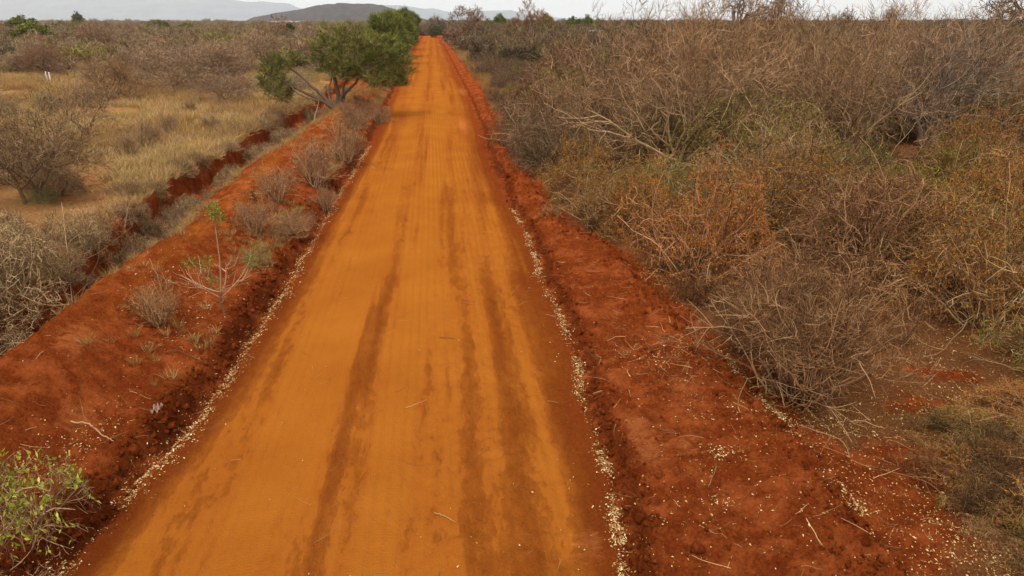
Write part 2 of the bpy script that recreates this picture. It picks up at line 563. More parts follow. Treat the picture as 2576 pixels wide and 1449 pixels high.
# ------------------------------------------------------------------ the land: one grid, cut along the road edges
def build_land():
    ys = [2.5]
    while ys[-1] < 3200:
        y = ys[-1]
        ys.append(y + max(.035, .0048 * y if y < 120 else .02 * y))
    ys = np.array(ys)
    L, Rr, E, B, W = LX(ys), RX(ys), EX(ys), BX(ys), WX(ys)
    # keep the grid orderly far away
    def seg(a, b, n, endp=False):
        t = np.linspace(0, 1, n, endpoint=endp)[None, :]
        return a[:, None] * (1 - t) + b[:, None] * t
    far_l = W - np.geomspace(1, 4200, 60)[::-1][:, None].T.reshape(1, -1).T.T[0][:, None].T if False else None
    gl = -np.geomspace(.03, 4000, 130)[::-1]
    gr = np.geomspace(.03, 4000, 130)
    wave = 1.2
    parts = []
    cols = [(W - .9)[:, None] + gl[None, :], seg(W - .9, W + 1.0, 52), seg(W + 1.0, L - .9, 90), seg(L - .9, L, 34),
            seg(L, Rr, 130), seg(Rr, E + .4, 78, True), (E + .4)[:, None] + gr[None, :]]
    names = ['ground', 'gully', 'earth_bank', 'ditch', 'road', 'verge', 'ground']
    X = np.concatenate(cols, 1)
    Y = np.broadcast_to(ys[:, None], X.shape)
    Z = height(X, Y)
    cuts = np.cumsum([c.shape[1] for c in cols])
    # masks
    Lb, Rb, Eb, Bb, Wb = [a[:, None] for a in (L, Rr, E, B, W)]
    cx = np.interp(ys, [5, 11, 20, 50, 300], [-.55, -.25, .12, .5, .5])[:, None]
    inr = sstep(-.1, .5, X - Lb) * (1 - sstep(-.7, .1, X - Rb))
    far = np.interp(ys, [5, 60], [0, 1])[:, None]
    nz = fbm(X, Y * .12, .5, 3, 60)
    nz2 = fbm(X, Y * .5, .8, 3, 61)
    tr = .88 * inr
    c0 = cx
    m1, m2, m3 = [.5 * (fbm(Y, 0 * Y + q, 7, 4, 77) - .5) for q in (1.5, 8.5, 15.5)]
    cx = c0 + m1
    tr -= .24 * np.exp(-((X - cx) / (.12 * (1 + Y / 40))) ** 2) * (.6 + .6 * nz2)
    tr -= .16 * np.exp(-((X - c0 - m2 + 1.35) / .25) ** 2) * (.6 + .6 * nz2)
    for q_, a_, w_ in ((.33, .12, .05), (-.42, .1, .05), (.95, .16, .07), (-.98, .14, .05), (1.6, .16, .08), (-1.9, .18, .09), (.6, .1, .04), (2.1, .18, .08), (-1.65, .1, .04), (1.25, .1, .04), (-.2, .1, .03)):
        mm_ = .3 * (fbm(Y, 0 * Y + q_ * 9, 9, 3, 78) - .5)
        tr -= a_ * 1.25 * np.exp(-((X - c0 - q_ - mm_) / (w_ * (1 + Y / 22))) ** 2) * (.35 + .9 * fbm(X, Y * .12, .8, 3, 79))
    tr -= .12 * np.exp(-((X - c0 - m3 - 1.25) / .3) ** 2) * (.2 + 1.0 * nz2)
    tr -= .26 * sstep(1.3, 2.6, X - cx) * (.4 + nz2) + .25 * sstep(-1.5, -2.6, X - cx) * (.4 + nz2)
    tr += .3 * np.exp(-((X - cx - .62) / .3) ** 2) + .25 * np.exp(-((X - cx + .7) / .3) ** 2)
    tr += .35 * (nz - .5) + .7 * (fbm(X + m1 * .6, Y * .02, .2, 3, 68) - .5) + .22 * (fbm(X, Y * .6, .45, 4, 66) - .5)
    tr += (.22 + .38 * sstep(8, 18, Y)) * (.5 + fbm(X, Y, .7, 3, 91)) * np.exp(-((X - Bb - .15) / .6) ** 2) * (1 - sstep(60, 90, Y))   # worn path on the bank top
    dark = .62 * np.exp(-((X - Lb + .36) / .17) ** 2) + .62 * np.exp(-((X - Rb - .26) / .14) ** 2)
    dark += .35 * np.exp(-((X - Eb + .05) / .2) ** 2) + .55 * np.exp(-((X - Wb - .05) / .35) ** 2)
    dark += .3 * sstep(-3.6, -2.9, X) * (X < Lb) * sstep(.5, .65, fbm(X, Y, .7, 3, 62))
    pale = np.zeros_like(X)
    for (a, b_, r1, r2) in ((3.35, 7.7, .3, .5), (3.9, 7.2, .35, .5), (4.3, 8.6, .4, .6), (-4.2, 9.5, .5, .9), (-3.6, 8.0, .3, .5), (3.35, 9.0, .2, .35), (2.3, 5.6, .3, .5), (3.35, 7.0, .2, .4), (-2.9, 25, .5, 2.0), (2.3, 36, .5, 6), (3.0, 55, .6, 7)):
        pale += np.exp(-((X - a) / r1) ** 2 - ((Y - b_) / r2) ** 2)
    pale = np.clip(pale, 0, 1) * .6
    straw = sstep(-.2, -1.6, X - Wb) * (.66 + .3 * sstep(22, 34, Y)) + .35 * sstep(60, 130, Y) * (X < Lb - 3)
    straw = np.where(X < Wb, straw + .25 * (fbm(X, Y, 5, 3, 63) - .5) * 2, straw)
    gull = (X > Wb + .15) & (X < Wb + 1.9)
    straw = np.where(gull, .45, straw)
    straw = np.where((X > Rb + 1.3) & (Y > 40), .35 * sstep(40, 60, Y), straw)
    hum = sstep(.1, .9, X - Eb) * .86
    # trodden open patches among the bushes at lower right
    for (a, b_, r1, r2) in ((6.0, 5.9, .7, 1.0), (6.6, 6.7, .6, .55), (8.5, 8.8, .7, .35), (7.6, 7.9, .6, .35)):
        hum = hum - .6 * np.exp(-((X - a) / r1) ** 2 - ((Y - b_) / r2) ** 2)
    hum = hum + .4 * np.exp(-((X + 3.6) / .5) ** 2 - ((Y - 6.0) / 1.2) ** 2)
    hum = np.where((X > Rb) & (Y > 60), hum + .3, hum)
    tread = inr * (np.exp(-((X - cx + .45) / .13) ** 2) + np.exp(-((X - cx - .4) / .1) ** 2) + np.exp(-((X - cx - .75) / .12) ** 2) + .8 * np.exp(-((X - cx + .75) / .2) ** 2)
                   + .5 * np.exp(-((X - cx + 1.7) / .2) ** 2)) * np.interp(ys, [5, 40, 60], [1, .8, 0])[:, None]
    A = {'track': tr, 'dark': dark, 'pale': pale, 'straw': straw, 'hum': hum, 'tread': tread}
    ny = len(ys)
    lo = 0
    ranges = []
    for i, c in enumerate(cuts):
        hi = c
        ranges.append((names[i], lo, min(hi + 1, X.shape[1])))
        lo = hi
    for i, (nm, a, b_) in enumerate(ranges):
        nx = b_ - a
        V = np.stack([X[:, a:b_], Y[:, a:b_], Z[:, a:b_]], -1).reshape(-1, 3)
        k = (np.arange(ny - 1) * nx)[:, None] + np.arange(nx - 1)[None, :]
        k = k.ravel()
        Q = np.stack([k, k + 1, k + 1 + nx, k + nx], 1)
        me = mesh_raw(nm, V, Q.ravel(), np.arange(0, Q.size, 4), [M_road if nm == 'road' else M_soil],
                      {kk: vv[:, a:b_].ravel() for kk, vv in A.items()}, smooth=True)
        o = bpy.data.objects.new(nm, me)
        COL.objects.link(o)
        o['kind'] = 'structure'
        if nm == 'earth_bank':
            o['label'] = 'low red soil bank along the left side of the dirt road'
        if nm == 'road':
            o['label'] = 'straight orange dirt road with wheel tracks'
    # the land behind the viewer, out to the sides
    for nm, (x0, x1, y0, y1) in {'ground': (-4000, 4000, -600, 2.5)}.items():
        xs = X[0]
        V0 = np.stack([xs, np.full_like(xs, 2.5), Z[0]], -1)
        V1 = np.stack([xs, np.full_like(xs, 1.0), height(xs, np.full_like(xs, 1.0)) * .9], -1)
        V2 = np.stack([xs, np.full_like(xs, -600.0), np.zeros_like(xs)], -1)
        V = np.concatenate([V2, V1, V0])
        nx = len(xs)
        k = np.concatenate([np.arange(nx - 1), nx + np.arange(nx - 1)])
        Q = np.stack([k, k + 1, k + 1 + nx, k + nx], 1)
        me = mesh_raw(nm, V, Q.ravel(), np.arange(0, Q.size, 4), [M_soil], {kk: np.concatenate([vv[0]] * 3) for kk, vv in A.items()}, smooth=True)
        o = bpy.data.objects.new(nm, me)
        COL.objects.link(o)
        o['kind'] = 'structure'


build_land()

# far country floor and hills
def hill_mat(name, cols, sc, bump):
    m = bpy.data.materials.new(name)
    n, b = nodes(m)
    g = n.nodes.new('ShaderNodeNewGeometry')
    t = n.nodes.new('ShaderNodeTexNoise')
    t.inputs['Scale'].default_value = sc
    t.inputs['Detail'].default_value = 8
    t.inputs['Roughness'].default_value = .7
    n.links.new(g.outputs['Position'], t.inputs['Vector'])
    r = n.nodes.new('ShaderNodeValToRGB')
    r.color_ramp.elements[0].position = .42
    r.color_ramp.elements[1].position = .6
    r.color_ramp.elements[0].color = cols[0]
    r.color_ramp.elements[1].color = cols[1]
    n.links.new(t.outputs['Fac'], r.inputs[0])
    n.links.new(r.outputs[0], b.inputs['Base Color'])
    bp = n.nodes.new('ShaderNodeBump')
    bp.inputs['Distance'].default_value = bump
    n.links.new(t.outputs['Fac'], bp.inputs['Height'])
    n.links.new(bp.outputs[0], b.inputs['Normal'])
    return m


def polar_surface(name, mat, D0, D1, prof, nr, na, a0, a1, rough, base=-6):
    """terrain over columns a0..a1 and distances D0..D1; prof(column) = crest height"""
    cols_ = np.linspace(a0, a1, na)
    ds = np.linspace(D0, D1, nr)
    V = []
    crest = np.array([prof(c) for c in cols_])
    for j, D in enumerate(ds):
        t = j / (nr - 1)
        sh = math.sin(math.pi * t) ** .8 if 0 < t < 1 else 0
        for i, c in enumerate(cols_):
            x, y = dirpx(c, D)
            V.append((x, y, base + (crest[i] - base) * sh))
    V = np.array(V)
    rr = (fbm(V[:, 0], V[:, 1], rough[0], 6, 71, .55) - .5) * rough[1]
    V[:, 2] += rr * np.clip((V[:, 2] - base) / (crest.max() - base), 0, 1) ** .7
    k = ((np.arange(nr - 1) * na)[:, None] + np.arange(na - 1)[None, :]).ravel()
    Q = np.stack([k, k + 1, k + 1 + na, k + na], 1)
    me = mesh_raw(name, V, Q.ravel(), np.arange(0, Q.size, 4), [mat], {}, smooth=True)
    o = bpy.data.objects.new(name, me)
    COL.objects.link(o)
    o['kind'] = 'structure'
    return o


far_ground = bpy.data.meshes.new('plain')
far_ground.from_pydata([(-15500, -600, -7), (15500, -600, -7), (15500, 16000, -7), (-15500, 16000, -7)], [], [(0, 1, 2, 3)])
far_ground.materials.append(hill_mat('plain_scrub', (srgb(96, 84, 60), srgb(132, 112, 84)), .02, 0.0))
fo = bpy.data.objects.new('plain', far_ground)
COL.objects.link(fo)
fo['kind'] = 'structure'

HD = 3000.0
hp = itp([(615, 0), (640, 8), (680, 14), (720, 20), (760, 24), (800, 33), (830, 36), (860, 37.5), (900, 36.5), (940, 36), (965, 33), (990, 26), (1020, 16), (1060, 6), (1090, 0)])
M_hill = hill_mat('hill_scrub', (srgb(22, 20, 24), srgb(66, 57, 58)), .05, 3.0)
polar_surface('hill', M_hill, HD - 330, HD + 500, lambda c: hp(c) / 1761 * HD * 1.05 + 5, 40, 260, 610, 1095, (40, 12))
MD = 13000.0
mp1 = itp([(-500, 30), (-120, 62), (40, 58), (150, 56), (224, 52), (280, 49), (325, 52), (420, 52), (455, 45), (546, 49), (590, 46), (626, 42), (666, 43), (700, 40), (731, 38), (752, 29), (790, 22),
           (870, 20), (920, 32), (944, 35), (1006, 33), (1040, 30), (1069, 26), (1094, 27), (1131, 19), (1180, 20), (1231, 22), (1285, 24), (1330, 13), (1400, 8), (1450, 5), (1560, 2), (1800, 0), (3000, 0)])
M_mount = hill_mat('mountain_rock_hazed', (srgb(74, 88, 106), srgb(104, 116, 130)), .004, 20.0)  # pale blue of distance haze is mixed into the rock colour
polar_surface('mountains', M_mount, MD - 1800, MD + 2200, lambda c: mp1(c) / 1761 * MD * 1.03 + 5, 36, 420, -500, 2000, (900, 90), base=-20)

# ------------------------------------------------------------------ plant builders
STEM = dict(c0=srgb(84, 66, 50), c1=srgb(132, 108, 84), c2=srgb(214, 190, 156))
M_stem = plant_mat('bark', **STEM)
M_twig = plant_mat('dry_twigs', srgb(80, 60, 44), srgb(134, 104, 78), srgb(210, 180, 144))
M_leafR = plant_mat('rust_leaves', srgb(132, 78, 32), srgb(168, 106, 44), srgb(190, 148, 74))
M_leafG = plant_mat('olive_leaves', srgb(84, 86, 30), srgb(120, 120, 44), srgb(170, 160, 74))
M_green = plant_mat('green_needles', srgb(64, 68, 36), srgb(98, 100, 54), srgb(152, 150, 90))
I_stem = plant_mat('scrub_bark', inst=True, **STEM)
I_twig = plant_mat('scrub_twigs', srgb(80, 60, 44), srgb(134, 104, 78), srgb(210, 180, 144), inst=True)
I_grass = plant_mat('straw_blades', srgb(160, 120, 76), srgb(206, 166, 110), srgb(240, 210, 156), inst=True)


def bush_geo(seed, Rr=1.4, H=2.0, n=34, kind='mound', dens=1.0, ww=.010, K=7, thick=1.0, whips=8):
    """returns stems, twigs, (leaf sites, leaf directions)"""
    rg = np.random.default_rng(seed)
    a = rg.uniform(0, 2 * math.pi, n)
    rr = Rr * .22 * np.sqrt(rg.uniform(0, 1, n))
    p = np.stack([np.cos(a) * rr, np.sin(a) * rr, -.12 * np.ones(n)], 1)
    if kind == 'mound':
        lean = rg.uniform(.15, 1.25, n); wander, trop, L = .17, -.045, np.hypot(Rr, H) * rg.uniform(.75, 1.15, n)
    elif kind == 'vase':
        lean = rg.uniform(.1, .75, n); wander, trop, L = .13, .04, H * rg.uniform(.85, 1.2, n)
    elif kind == 'arch':
        lean = rg.uniform(.4, 1.1, n); wander, trop, L = .2, -.1, np.hypot(Rr, H) * rg.uniform(.8, 1.35, n)
    else:
        lean = rg.uniform(.3, 1.3, n); wander, trop, L = .25, -.02, Rr * rg.uniform(.7, 1.2, n)
    d = np.stack([np.cos(a) * np.sin(lean), np.sin(a) * np.sin(lean), np.cos(lean)], 1)
    P1 = dome(grow(p, d, L, K + 2, wander, trop, rg), Rr, H, seed=seed)
    st, tw = G(), G()
    st.add(*tube(P1, rg.uniform(.009, .02, n) * (H / 2) ** .6 * thick, .004 * thick, rg.uniform(0, 1, n), 4, rg))
    c1 = int(9 * dens)
    p2, d2, i2, t2 = kids(P1, c1, .25, 1, .6, rg, .12)
    L2 = Rr * .55 * (1.25 - t2) * rg.uniform(.6, 1.3, len(p2)) + .15
    P2 = dome(grow(p2, d2, L2, K - 2, wander * 1.3, trop, rg), Rr, H, seed=seed)
    if kind in ('mound', 'vase') and whips:
        m = whips
        al = rg.uniform(0, 6.28, m); ll = rg.uniform(.2, 1.0, m)
        dw = np.stack([np.cos(al) * np.sin(ll), np.sin(al) * np.sin(ll), np.cos(ll)], 1)
        Pw = grow(np.zeros((m, 3)), dw, np.hypot(Rr * np.sin(ll), H * np.cos(ll)) * rg.uniform(.95, 1.3, m), 12, .17, -.07, rg)
        st.add(*tube(Pw, .012, .004, rg.uniform(.6, .95, m), 4, rg))
        pw, dw2, _, _ = kids(Pw, 5, .35, 1, .7, rg)
        Pw2 = grow(pw, dw2, Rr * .3 * rg.uniform(.5, 1.3, len(pw)), 5, .15, 0, rg)
        st.add(*tube(Pw2, .007, .003, rg.uniform(.8, 1, len(Pw2)), 3, rg))
    tw.add(*ribbon(P2, ww * 1.3, rg.uniform(.2, .9, len(P2)), .4, rg))
    c2 = int(6 * dens)
    p3, d3, i3, t3 = kids(P2, c2, .15, 1, .75, rg, .05)
    P3 = dome(grow(p3, d3, Rr * .2 * rg.uniform(.5, 1.5, len(p3)), 4, .3, trop, rg), Rr, H, seed=seed)
    tw.add(*ribbon(P3, ww * .8, rg.uniform(0, 1, len(P3)), .3, rg))
    p4, d4, i4, t4 = kids(P3, 2, .3, 1, .8, rg)
    P4 = grow(p4, d4, Rr * .08 * rg.uniform(.5, 1.6, len(p4)), 2, .3, 0, rg)
    tw.add(*ribbon(P4, ww * .62, rg.uniform(0, 1, len(P4)), .3, rg))
    return st, tw, (P4, P3)


def leaf_geo(sites, rg, per=2, l=.03, wd=.013, zmin=0, frac=1.0):
    P4, P3 = sites[:2]
    g = G()
    for P in (P4, P3):
        m = rg.uniform(size=len(P)) < frac
        p, d, _, _ = kids(P[m], per, 0, 1, .8, rg)
        k = p[:, 2] > zmin
        p, d = p[k], d[k]
        g.add(*leaves(p, d, l * rg.uniform(.6, 1.4, len(p)), wd * rg.uniform(.6, 1.3, len(p)), rg.uniform(0, 1, len(p)), rg))
    return g


def tint(v=1.0, r=1.0, g=1.0, b=1.0, j=.08):
    k = v * random.uniform(1 - j, 1 + j)
    return (k * r * random.uniform(1 - j / 2, 1 + j / 2), k * g, k * b * random.uniform(1 - j, 1 + j), 1)


class Kind:
    """a kind of plant: named part meshes that every individual copies"""
    def __init__(s, name, parts):
        s.name = name
        s.parts = parts      # [(part name, mesh, tintable)]


def plant(kind, x, y, label, cat, sc=1.0, rz=None, group=None, tn=(1, 1, 1, 1), scz=None, dz=0.0, leaf_tn=None, tilt=0, twig_tn=None):
    t = bpy.data.objects.new(kind.name, None)
    COL.objects.link(t)
    t.location = (x, y, hz(x, y) + dz)
    t.rotation_euler = (tilt, 0, rz if rz is not None else random.uniform(0, 6.28))
    s3 = sc if isinstance(sc, tuple) else (sc, sc, scz or sc)
    t.scale = s3
    t.empty_display_size = .2
    t['label'] = label
    t['category'] = cat
    if group: t['group'] = group
    for nm, me in kind.parts:
        o = bpy.data.objects.new(nm, me)
        COL.objects.link(o)
        o.parent = t
        o.color = leaf_tn if (leaf_tn and nm in ('leaves', 'foliage')) else (twig_tn if (twig_tn and nm == 'twigs') else tn)
    return t


def simple_kind(name, seed, leaf=None, **k):
    st, tw, sites = bush_geo(seed, **k)
    parts = [('stems', st.mesh('stems', M_stem)), ('twigs', tw.mesh('twigs', M_twig))]
    if leaf:
        mat, per, l, wd, frac = leaf
        parts.append(('leaves', leaf_geo(sites, np.random.default_rng(seed + 5), per, l, wd, 0, frac).mesh('leaves', mat)))
    return Kind(name, parts)


MOUND = [simple_kind('thicket_shrub', 100 + i, Rr=1.5, H=2.0, n=70, kind='mound', dens=1.3) for i in range(4)]
VASE = [simple_kind('bare_shrub', 120 + i, Rr=1.3, H=2.4, n=40, kind='vase', dens=1.0) for i in range(3)]
ARCH = [simple_kind('arching_shrub', 140 + i, Rr=2.6, H=2.2, n=16, kind='arch', dens=.8, ww=.016, K=9, thick=2.2) for i in range(2)]
RUST = [simple_kind('leafy_shrub', 160 + i, leaf=(M_leafR, 3, .042, .016, .8), Rr=1.4, H=1.9, n=40, kind='mound', dens=.9) for i in range(2)]
OLIVE = [simple_kind('leafy_shrub', 170 + i, leaf=(M_leafG, 3, .038, .016, .6), Rr=1.4, H=1.8, n=40, kind='mound', dens=.95) for i in range(2)]
LOW = [simple_kind('brush', 180 + i, Rr=1.1, H=.75, n=40, kind='low', dens=.85) for i in range(2)]


def tree_geo(seed, H=5.0, Rc=3.0, trunk=.14, split=.35, levels=4, fat=1.0, wander=.16, nlimb=7, flat=.75, ww=.02, nst=1):
    """bare tree: trunk, limbs, branchwork"""
    rg = np.random.default_rng(seed)
    tr, br, tw = G(), G(), G()
    a = rg.uniform(0, 6.28, nst)
    p = np.stack([np.cos(a) * .1 * (nst > 1), np.sin(a) * .1 * (nst > 1), -.2 * np.ones(nst)], 1)
    d = np.stack([np.cos(a) * .3 * (nst > 1), np.sin(a) * .3 * (nst > 1), np.ones(nst)], 1)
    P0 = grow(p, d, H * split + .2, 7, .07 + .05 * (nst > 1), .05, rg)
    tr.add(*tube(P0, trunk, trunk * .72, rg.uniform(.2, .6, nst), 9, rg, .05))
    idx = np.repeat(np.arange(nst), nlimb)
    aa = np.arange(len(idx)) * 2.399 + rg.uniform(0, .6, len(idx))
    le = rg.uniform(.35, 1.15, len(idx))
    f = rg.uniform(.62, 1.0, len(idx))
    k = np.minimum((f * 7).astype(int), 7)
    p1 = P0[idx, k]
    d1 = np.stack([np.cos(aa) * np.sin(le), np.sin(aa) * np.sin(le), np.cos(le)], 1)
    L1 = np.hypot(Rc * np.sin(le), H * (1 - split) * np.cos(le)) * rg.uniform(.75, 1.05, len(idx))
    P1 = grow(p1, d1, L1, 9, wander, .03, rg)
    r1 = trunk * .5 * fat * rg.uniform(.6, 1, len(idx))
    br.add(*tube(P1, r1, r1 * .25, rg.uniform(.2, .7, len(idx)), 6, rg, .04))
    P, rad = P1, r1
    for lv in range(2, levels + 1):
        n = {2: 6, 3: 5, 4: 5, 5: 3}[lv]
        pk, dk, ik, tk = kids(P, n, .3, 1, .65, rg, .1)
        Lk = (L1.mean() * .55 ** (lv - 1)) * rg.uniform(.6, 1.35, len(pk)) * (1.35 - .6 * tk)
        Pn = grow(pk, dk, Lk, 6 if lv < 4 else 3, wander * 1.3, .02, rg)
        rn = rad[ik] * .5 * (1.1 - .5 * tk)
        if lv < 4:
            br.add(*tube(Pn, rn, rn * .3, rg.uniform(.1, .8, len(pk)), 4, rg))
        else:
            tw.add(*ribbon(Pn, ww * (1.0 if lv == 4 else .7), rg.uniform(0, 1, len(pk)), .35, rg))
        P, rad = Pn, rn
    return tr, br, tw, P


def tree_kind(name, seed, leaf=None, **k):
    tr, br, tw, P = tree_geo(seed, **k)
    parts = [('trunk', tr.mesh('trunk', M_stem, True)), ('branches', br.mesh('branches', M_stem, True)), ('twigs', tw.mesh('twigs', M_twig))]
    if leaf:
        mat, per, l, wd, frac = leaf
        rg = np.random.default_rng(seed + 9)
        m = rg.uniform(size=len(P)) < frac
        p, d, _, _ = kids(P[m], per, .2, 1, .7, rg)
        g = G().add(*leaves(p, d, l * rg.uniform(.6, 1.3, len(p)), wd, rg.uniform(0, 1, len(p)), rg))
        parts.append(('leaves', g.mesh('leaves', mat)))
    return Kind(name, parts)


# ------------------------------------------------------------------ green needle-leaved trees along the bank
def green_tree(name, seed, stems, clumps, dens=1.0, ww=.018, tuft=.42):
    """stems: list of (polyline, r0, r1); clumps: (x, y, z, rx, rz)"""
    rg = np.random.default_rng(seed)
    tr, br, fo_ = G(), G(), G()
    ends = []
    for i, (pl, r0, r1) in enumerate(stems):
        pl = np.array(pl, float)
        t = np.linspace(0, len(pl) - 1, len(pl) * 4)
        P = np.stack([np.interp(t, np.arange(len(pl)), pl[:, j]) for j in range(3)], 1)
        for _ in range(2):
            P[1:-1] = (P[:-2] + 2 * P[1:-1] + P[2:]) / 4
        P += rg.normal(size=P.shape) * .025
        tr.add(*tube(P[None], r0, r1, rg.uniform(.1, .5), 8, rg, .05))
        ends.append(P)
    allp = np.concatenate([e[len(e) // 3:] for e in ends])
    for (cx, cy, cz, rx, rz) in clumps:
        c = np.array([cx, cy, cz])
        nb = max(3, int(7 * rx))
        j = np.argsort(np.linalg.norm(allp - c, axis=1))[:6]
        s = allp[rg.choice(j, nb)]
        e = c + rg.normal(size=(nb, 3)) * np.array([rx, rx, rz]) * .45
        K = 7
        t = np.linspace(0, 1, K)[None, :, None]
        P = s[:, None] * (1 - t) + e[:, None] * t
        P = P + np.array([0, 0, -.25]) * np.sin(t * math.pi) * rg.uniform(-.6, 1, (nb, 1, 1)) + rg.normal(size=P.shape) * .05 * np.sin(t * math.pi)
        br.add(*tube(P, .03, .01, rg.uniform(0, .8, nb), 5, rg))
        # tufts
        nt_ = int(95 * rx * rz * dens) + 12
        u = nrm(rg.normal(size=(nt_, 3)))
        rad = rg.uniform(.35, 1.0, nt_) ** .6
        lump = 1 + .22 * np.sin(u[:, 0] * 5 + seed + cx) * np.cos(u[:, 2] * 4 + cz)
        q = c + u * (rad * lump)[:, None] * np.array([rx, rx, rz])
        # inner twigs leading to the tufts
        tb = nrm(q - (c - np.array([0, 0, rz * .9])))
        nn = 15
        idx = np.repeat(np.arange(nt_), nn)
        dd = nrm(tb[idx] * .9 + rg.normal(size=(len(idx), 3)) * .55 + np.array([0, 0, .3]))
        ll = tuft * rg.uniform(.5, 1.25, len(idx))
        Pn = grow(q[idx] + rg.normal(size=(len(idx), 3)) * .05, dd, ll, 3, .14, -.12, rg)
        vv = np.clip(.45 + .25 * rg.normal(size=nt_)[idx] + .15 * rg.normal(size=len(idx)), 0, 1)
        fo_.add(*ribbon(Pn, ww * rg.uniform(.6, 1.4, len(idx)), vv, .3, rg))
        Pt = grow(q, -tb, rx * .5, 4, .25, 0, rg)
        br.add(*ribbon(Pt, .014, rg.uniform(0, .8, nt_), 1.4, rg))
    return Kind(name, [('trunk', tr.mesh('trunk', M_stem, True)), ('branches', br.mesh('branches', M_stem)), ('foliage', fo_.mesh('foliage', M_green))])


T1 = green_tree('green_tree', 300,
    [([(0, 0, -.2), (.05, 0, .9), (-.1, .05, 1.9), (-.2, 0, 3.0), (.1, .1, 4.0)], .13, .05),
     ([(.1, 0, -.2), (.3, .1, .7), (.9, .2, 1.5), (1.6, 0, 2.2), (2.1, 0, 3.0)], .1, .04),
     ([(.2, 0, -.2), (.15, -.1, .6), (.5, -.1, 1.6), (1.0, -.1, 2.6), (1.2, 0, 3.8)], .09, .035),
     ([(.0, -.2, -.2), (-.7, -.25, .45), (-1.6, -.3, 1.0), (-2.5, -.35, 1.6), (-3.3, -.2, 2.3)], .12, .04),
     ([(-.15, -.15, -.2), (-.5, -.1, .5), (-1.2, -.1, 1.3), (-2.0, 0, 2.2), (-2.6, .1, 2.7), (-2.9, .1, 2.9)], .1, .035),
     ([(-.25, .1, -.2), (-.5, .2, .8), (-.3, .3, 1.8), (.1, .3, 2.6)], .06, .025),
     ([(-.7, -.25, .4), (-1.6, -.4, .75), (-2.2, -.5, 1.3), (-2.2, -.4, 1.9)], .06, .02)],
    [(.3, 0, 4.15, 1.0, .8), (-.25, .2, 3.5, .85, .75), (1.1, 0, 4.3, .8, .65), (1.75, .1, 3.7, 1.05, .8), (2.5, 0, 3.0, .9, .8), (2.9, -.1, 2.35, .65, .75), (3.3, .3, 3.1, .8, .75), (3.5, .2, 2.3, .6, .6), (2.6, .4, 3.8, .7, .6),
     (.7, -.3, 3.0, 1.0, .8), (1.5, -.2, 2.4, .9, .65), (.0, .2, 2.35, .75, .6), (-.65, .2, 2.7, .6, .6), (2.2, -.2, 1.5, .45, .5), (.8, .3, 1.95, .5, .4), (1.9, -.5, 1.75, .6, .5), (2.8, .1, 1.6, .6, .5), (.3, -.6, 2.2, .6, .5), (3.3, .1, 1.7, .4, .45),
     (-3.0, -.1, 2.45, .8, .7), (-3.4, 0, 1.8, .65, .85), (-2.5, .1, 2.85, .6, .45), (-3.0, -.2, 1.2, .75, .7), (-2.8, .2, .75, .5, .4), (-2.0, .1, 2.9, .4, .35)], dens=.85, ww=.018)
x, y = -4.3, 39.7
plant(T1, x, y + .0, 'green tree with a trunk leaning left beside the orange road, nearest of the green trees', 'tree', rz=-.02, tn=(.9, .92, .9, 1), leaf_tn=(1.18, 1.15, .88, 1), sc=(1.04, 1.04, .86))

rgc = np.random.default_rng(5)
def round_crown(rx, rz, zc, n, rg):
    out_ = []
    for i in range(n):
        u = nrm(rg.normal(size=3)) * rg.uniform(.35, .75)
        out_.append((u[0] * rx, u[1] * rx, max(.9, zc + u[2] * rz * 1.25), rx * rg.uniform(.3, .48), rz * rg.uniform(.3, .45)))
    return out_
HEDGE = [green_tree('green_tree', 320 + i,
    [([(0, 0, -.2), (.2 * s, .1, 1.5), (-.3 * s, 0, 3.0), (.2, 0, 4.2)], .14, .05), ([(.1, 0, -.2), (.9, .2, 1.6), (1.3, 0, 3.2)], .1, .04), ([(-.1, 0, -.2), (-.8, -.2, 1.6), (-1.4, 0, 3.2)], .1, .04)],
    round_crown(2.3, 2.4, 3.0, 22, rgc), dens=.8, ww=.035, tuft=.6) for i, s in enumerate((1, -1, .5))]
hedge_labels = ['tall green tree right behind the nearest green tree on the bank', 'second green tree of the dense row along the road', 'third green tree of the dense row along the road',
                'green tree in the middle of the far row by the road', 'green tree in the far part of the roadside row', 'last green tree where the road vanishes']
for i, (x, y, s, sx) in enumerate(((-3.8, 64, .82, .85), (-3.4, 76, .96, .95), (-3.3, 91, 1.04, 1.0), (-3.4, 110, 1.08, 1.05), (-3.8, 138, 1.1, 1.1), (-4.2, 185, 1.2, 1.2))):
    g = random.uniform(.92, 1.1)
    plant(HEDGE[i % 3], x, y, hedge_labels[i], 'tree', sc=(sx, sx, s), group='green trees in the roadside row', tn=(.95, .95, .95, 1), leaf_tn=(1.03 * g, 1.08 * g, .85, 1))

# ------------------------------------------------------------------ bare trees that stand out
BARE = [tree_kind('bare_tree', 400 + i, H=5.0, Rc=3.0, trunk=.16, split=.3, levels=5, nlimb=8, ww=.06) for i in range(2)]
SAP = [tree_kind('bare_sapling', 410 + i, H=3.0, Rc=1.0, trunk=.045, split=.22, levels=4, nlimb=9, ww=.012, wander=.12) for i in range(3)]
BAO = [tree_kind('baobab_tree', 420 + i, H=9.0, Rc=6.5, trunk=.95, split=.3, levels=4, nlimb=9, fat=.8, wander=.26, ww=.1) for i in range(2)]
UMB = [tree_kind('green_topped_tree', 430, H=4.5, Rc=2.2, trunk=.14, split=.3, levels=4, nlimb=8, leaf=(M_green, 14, .28, .09, 1.0))]
SHRT = [tree_kind('bare_shrub_tree', 440 + i, H=2.6, Rc=1.7, trunk=.06, split=.18, levels=5, nlimb=7, ww=.011, nst=3, wander=.2) for i in range(2)]

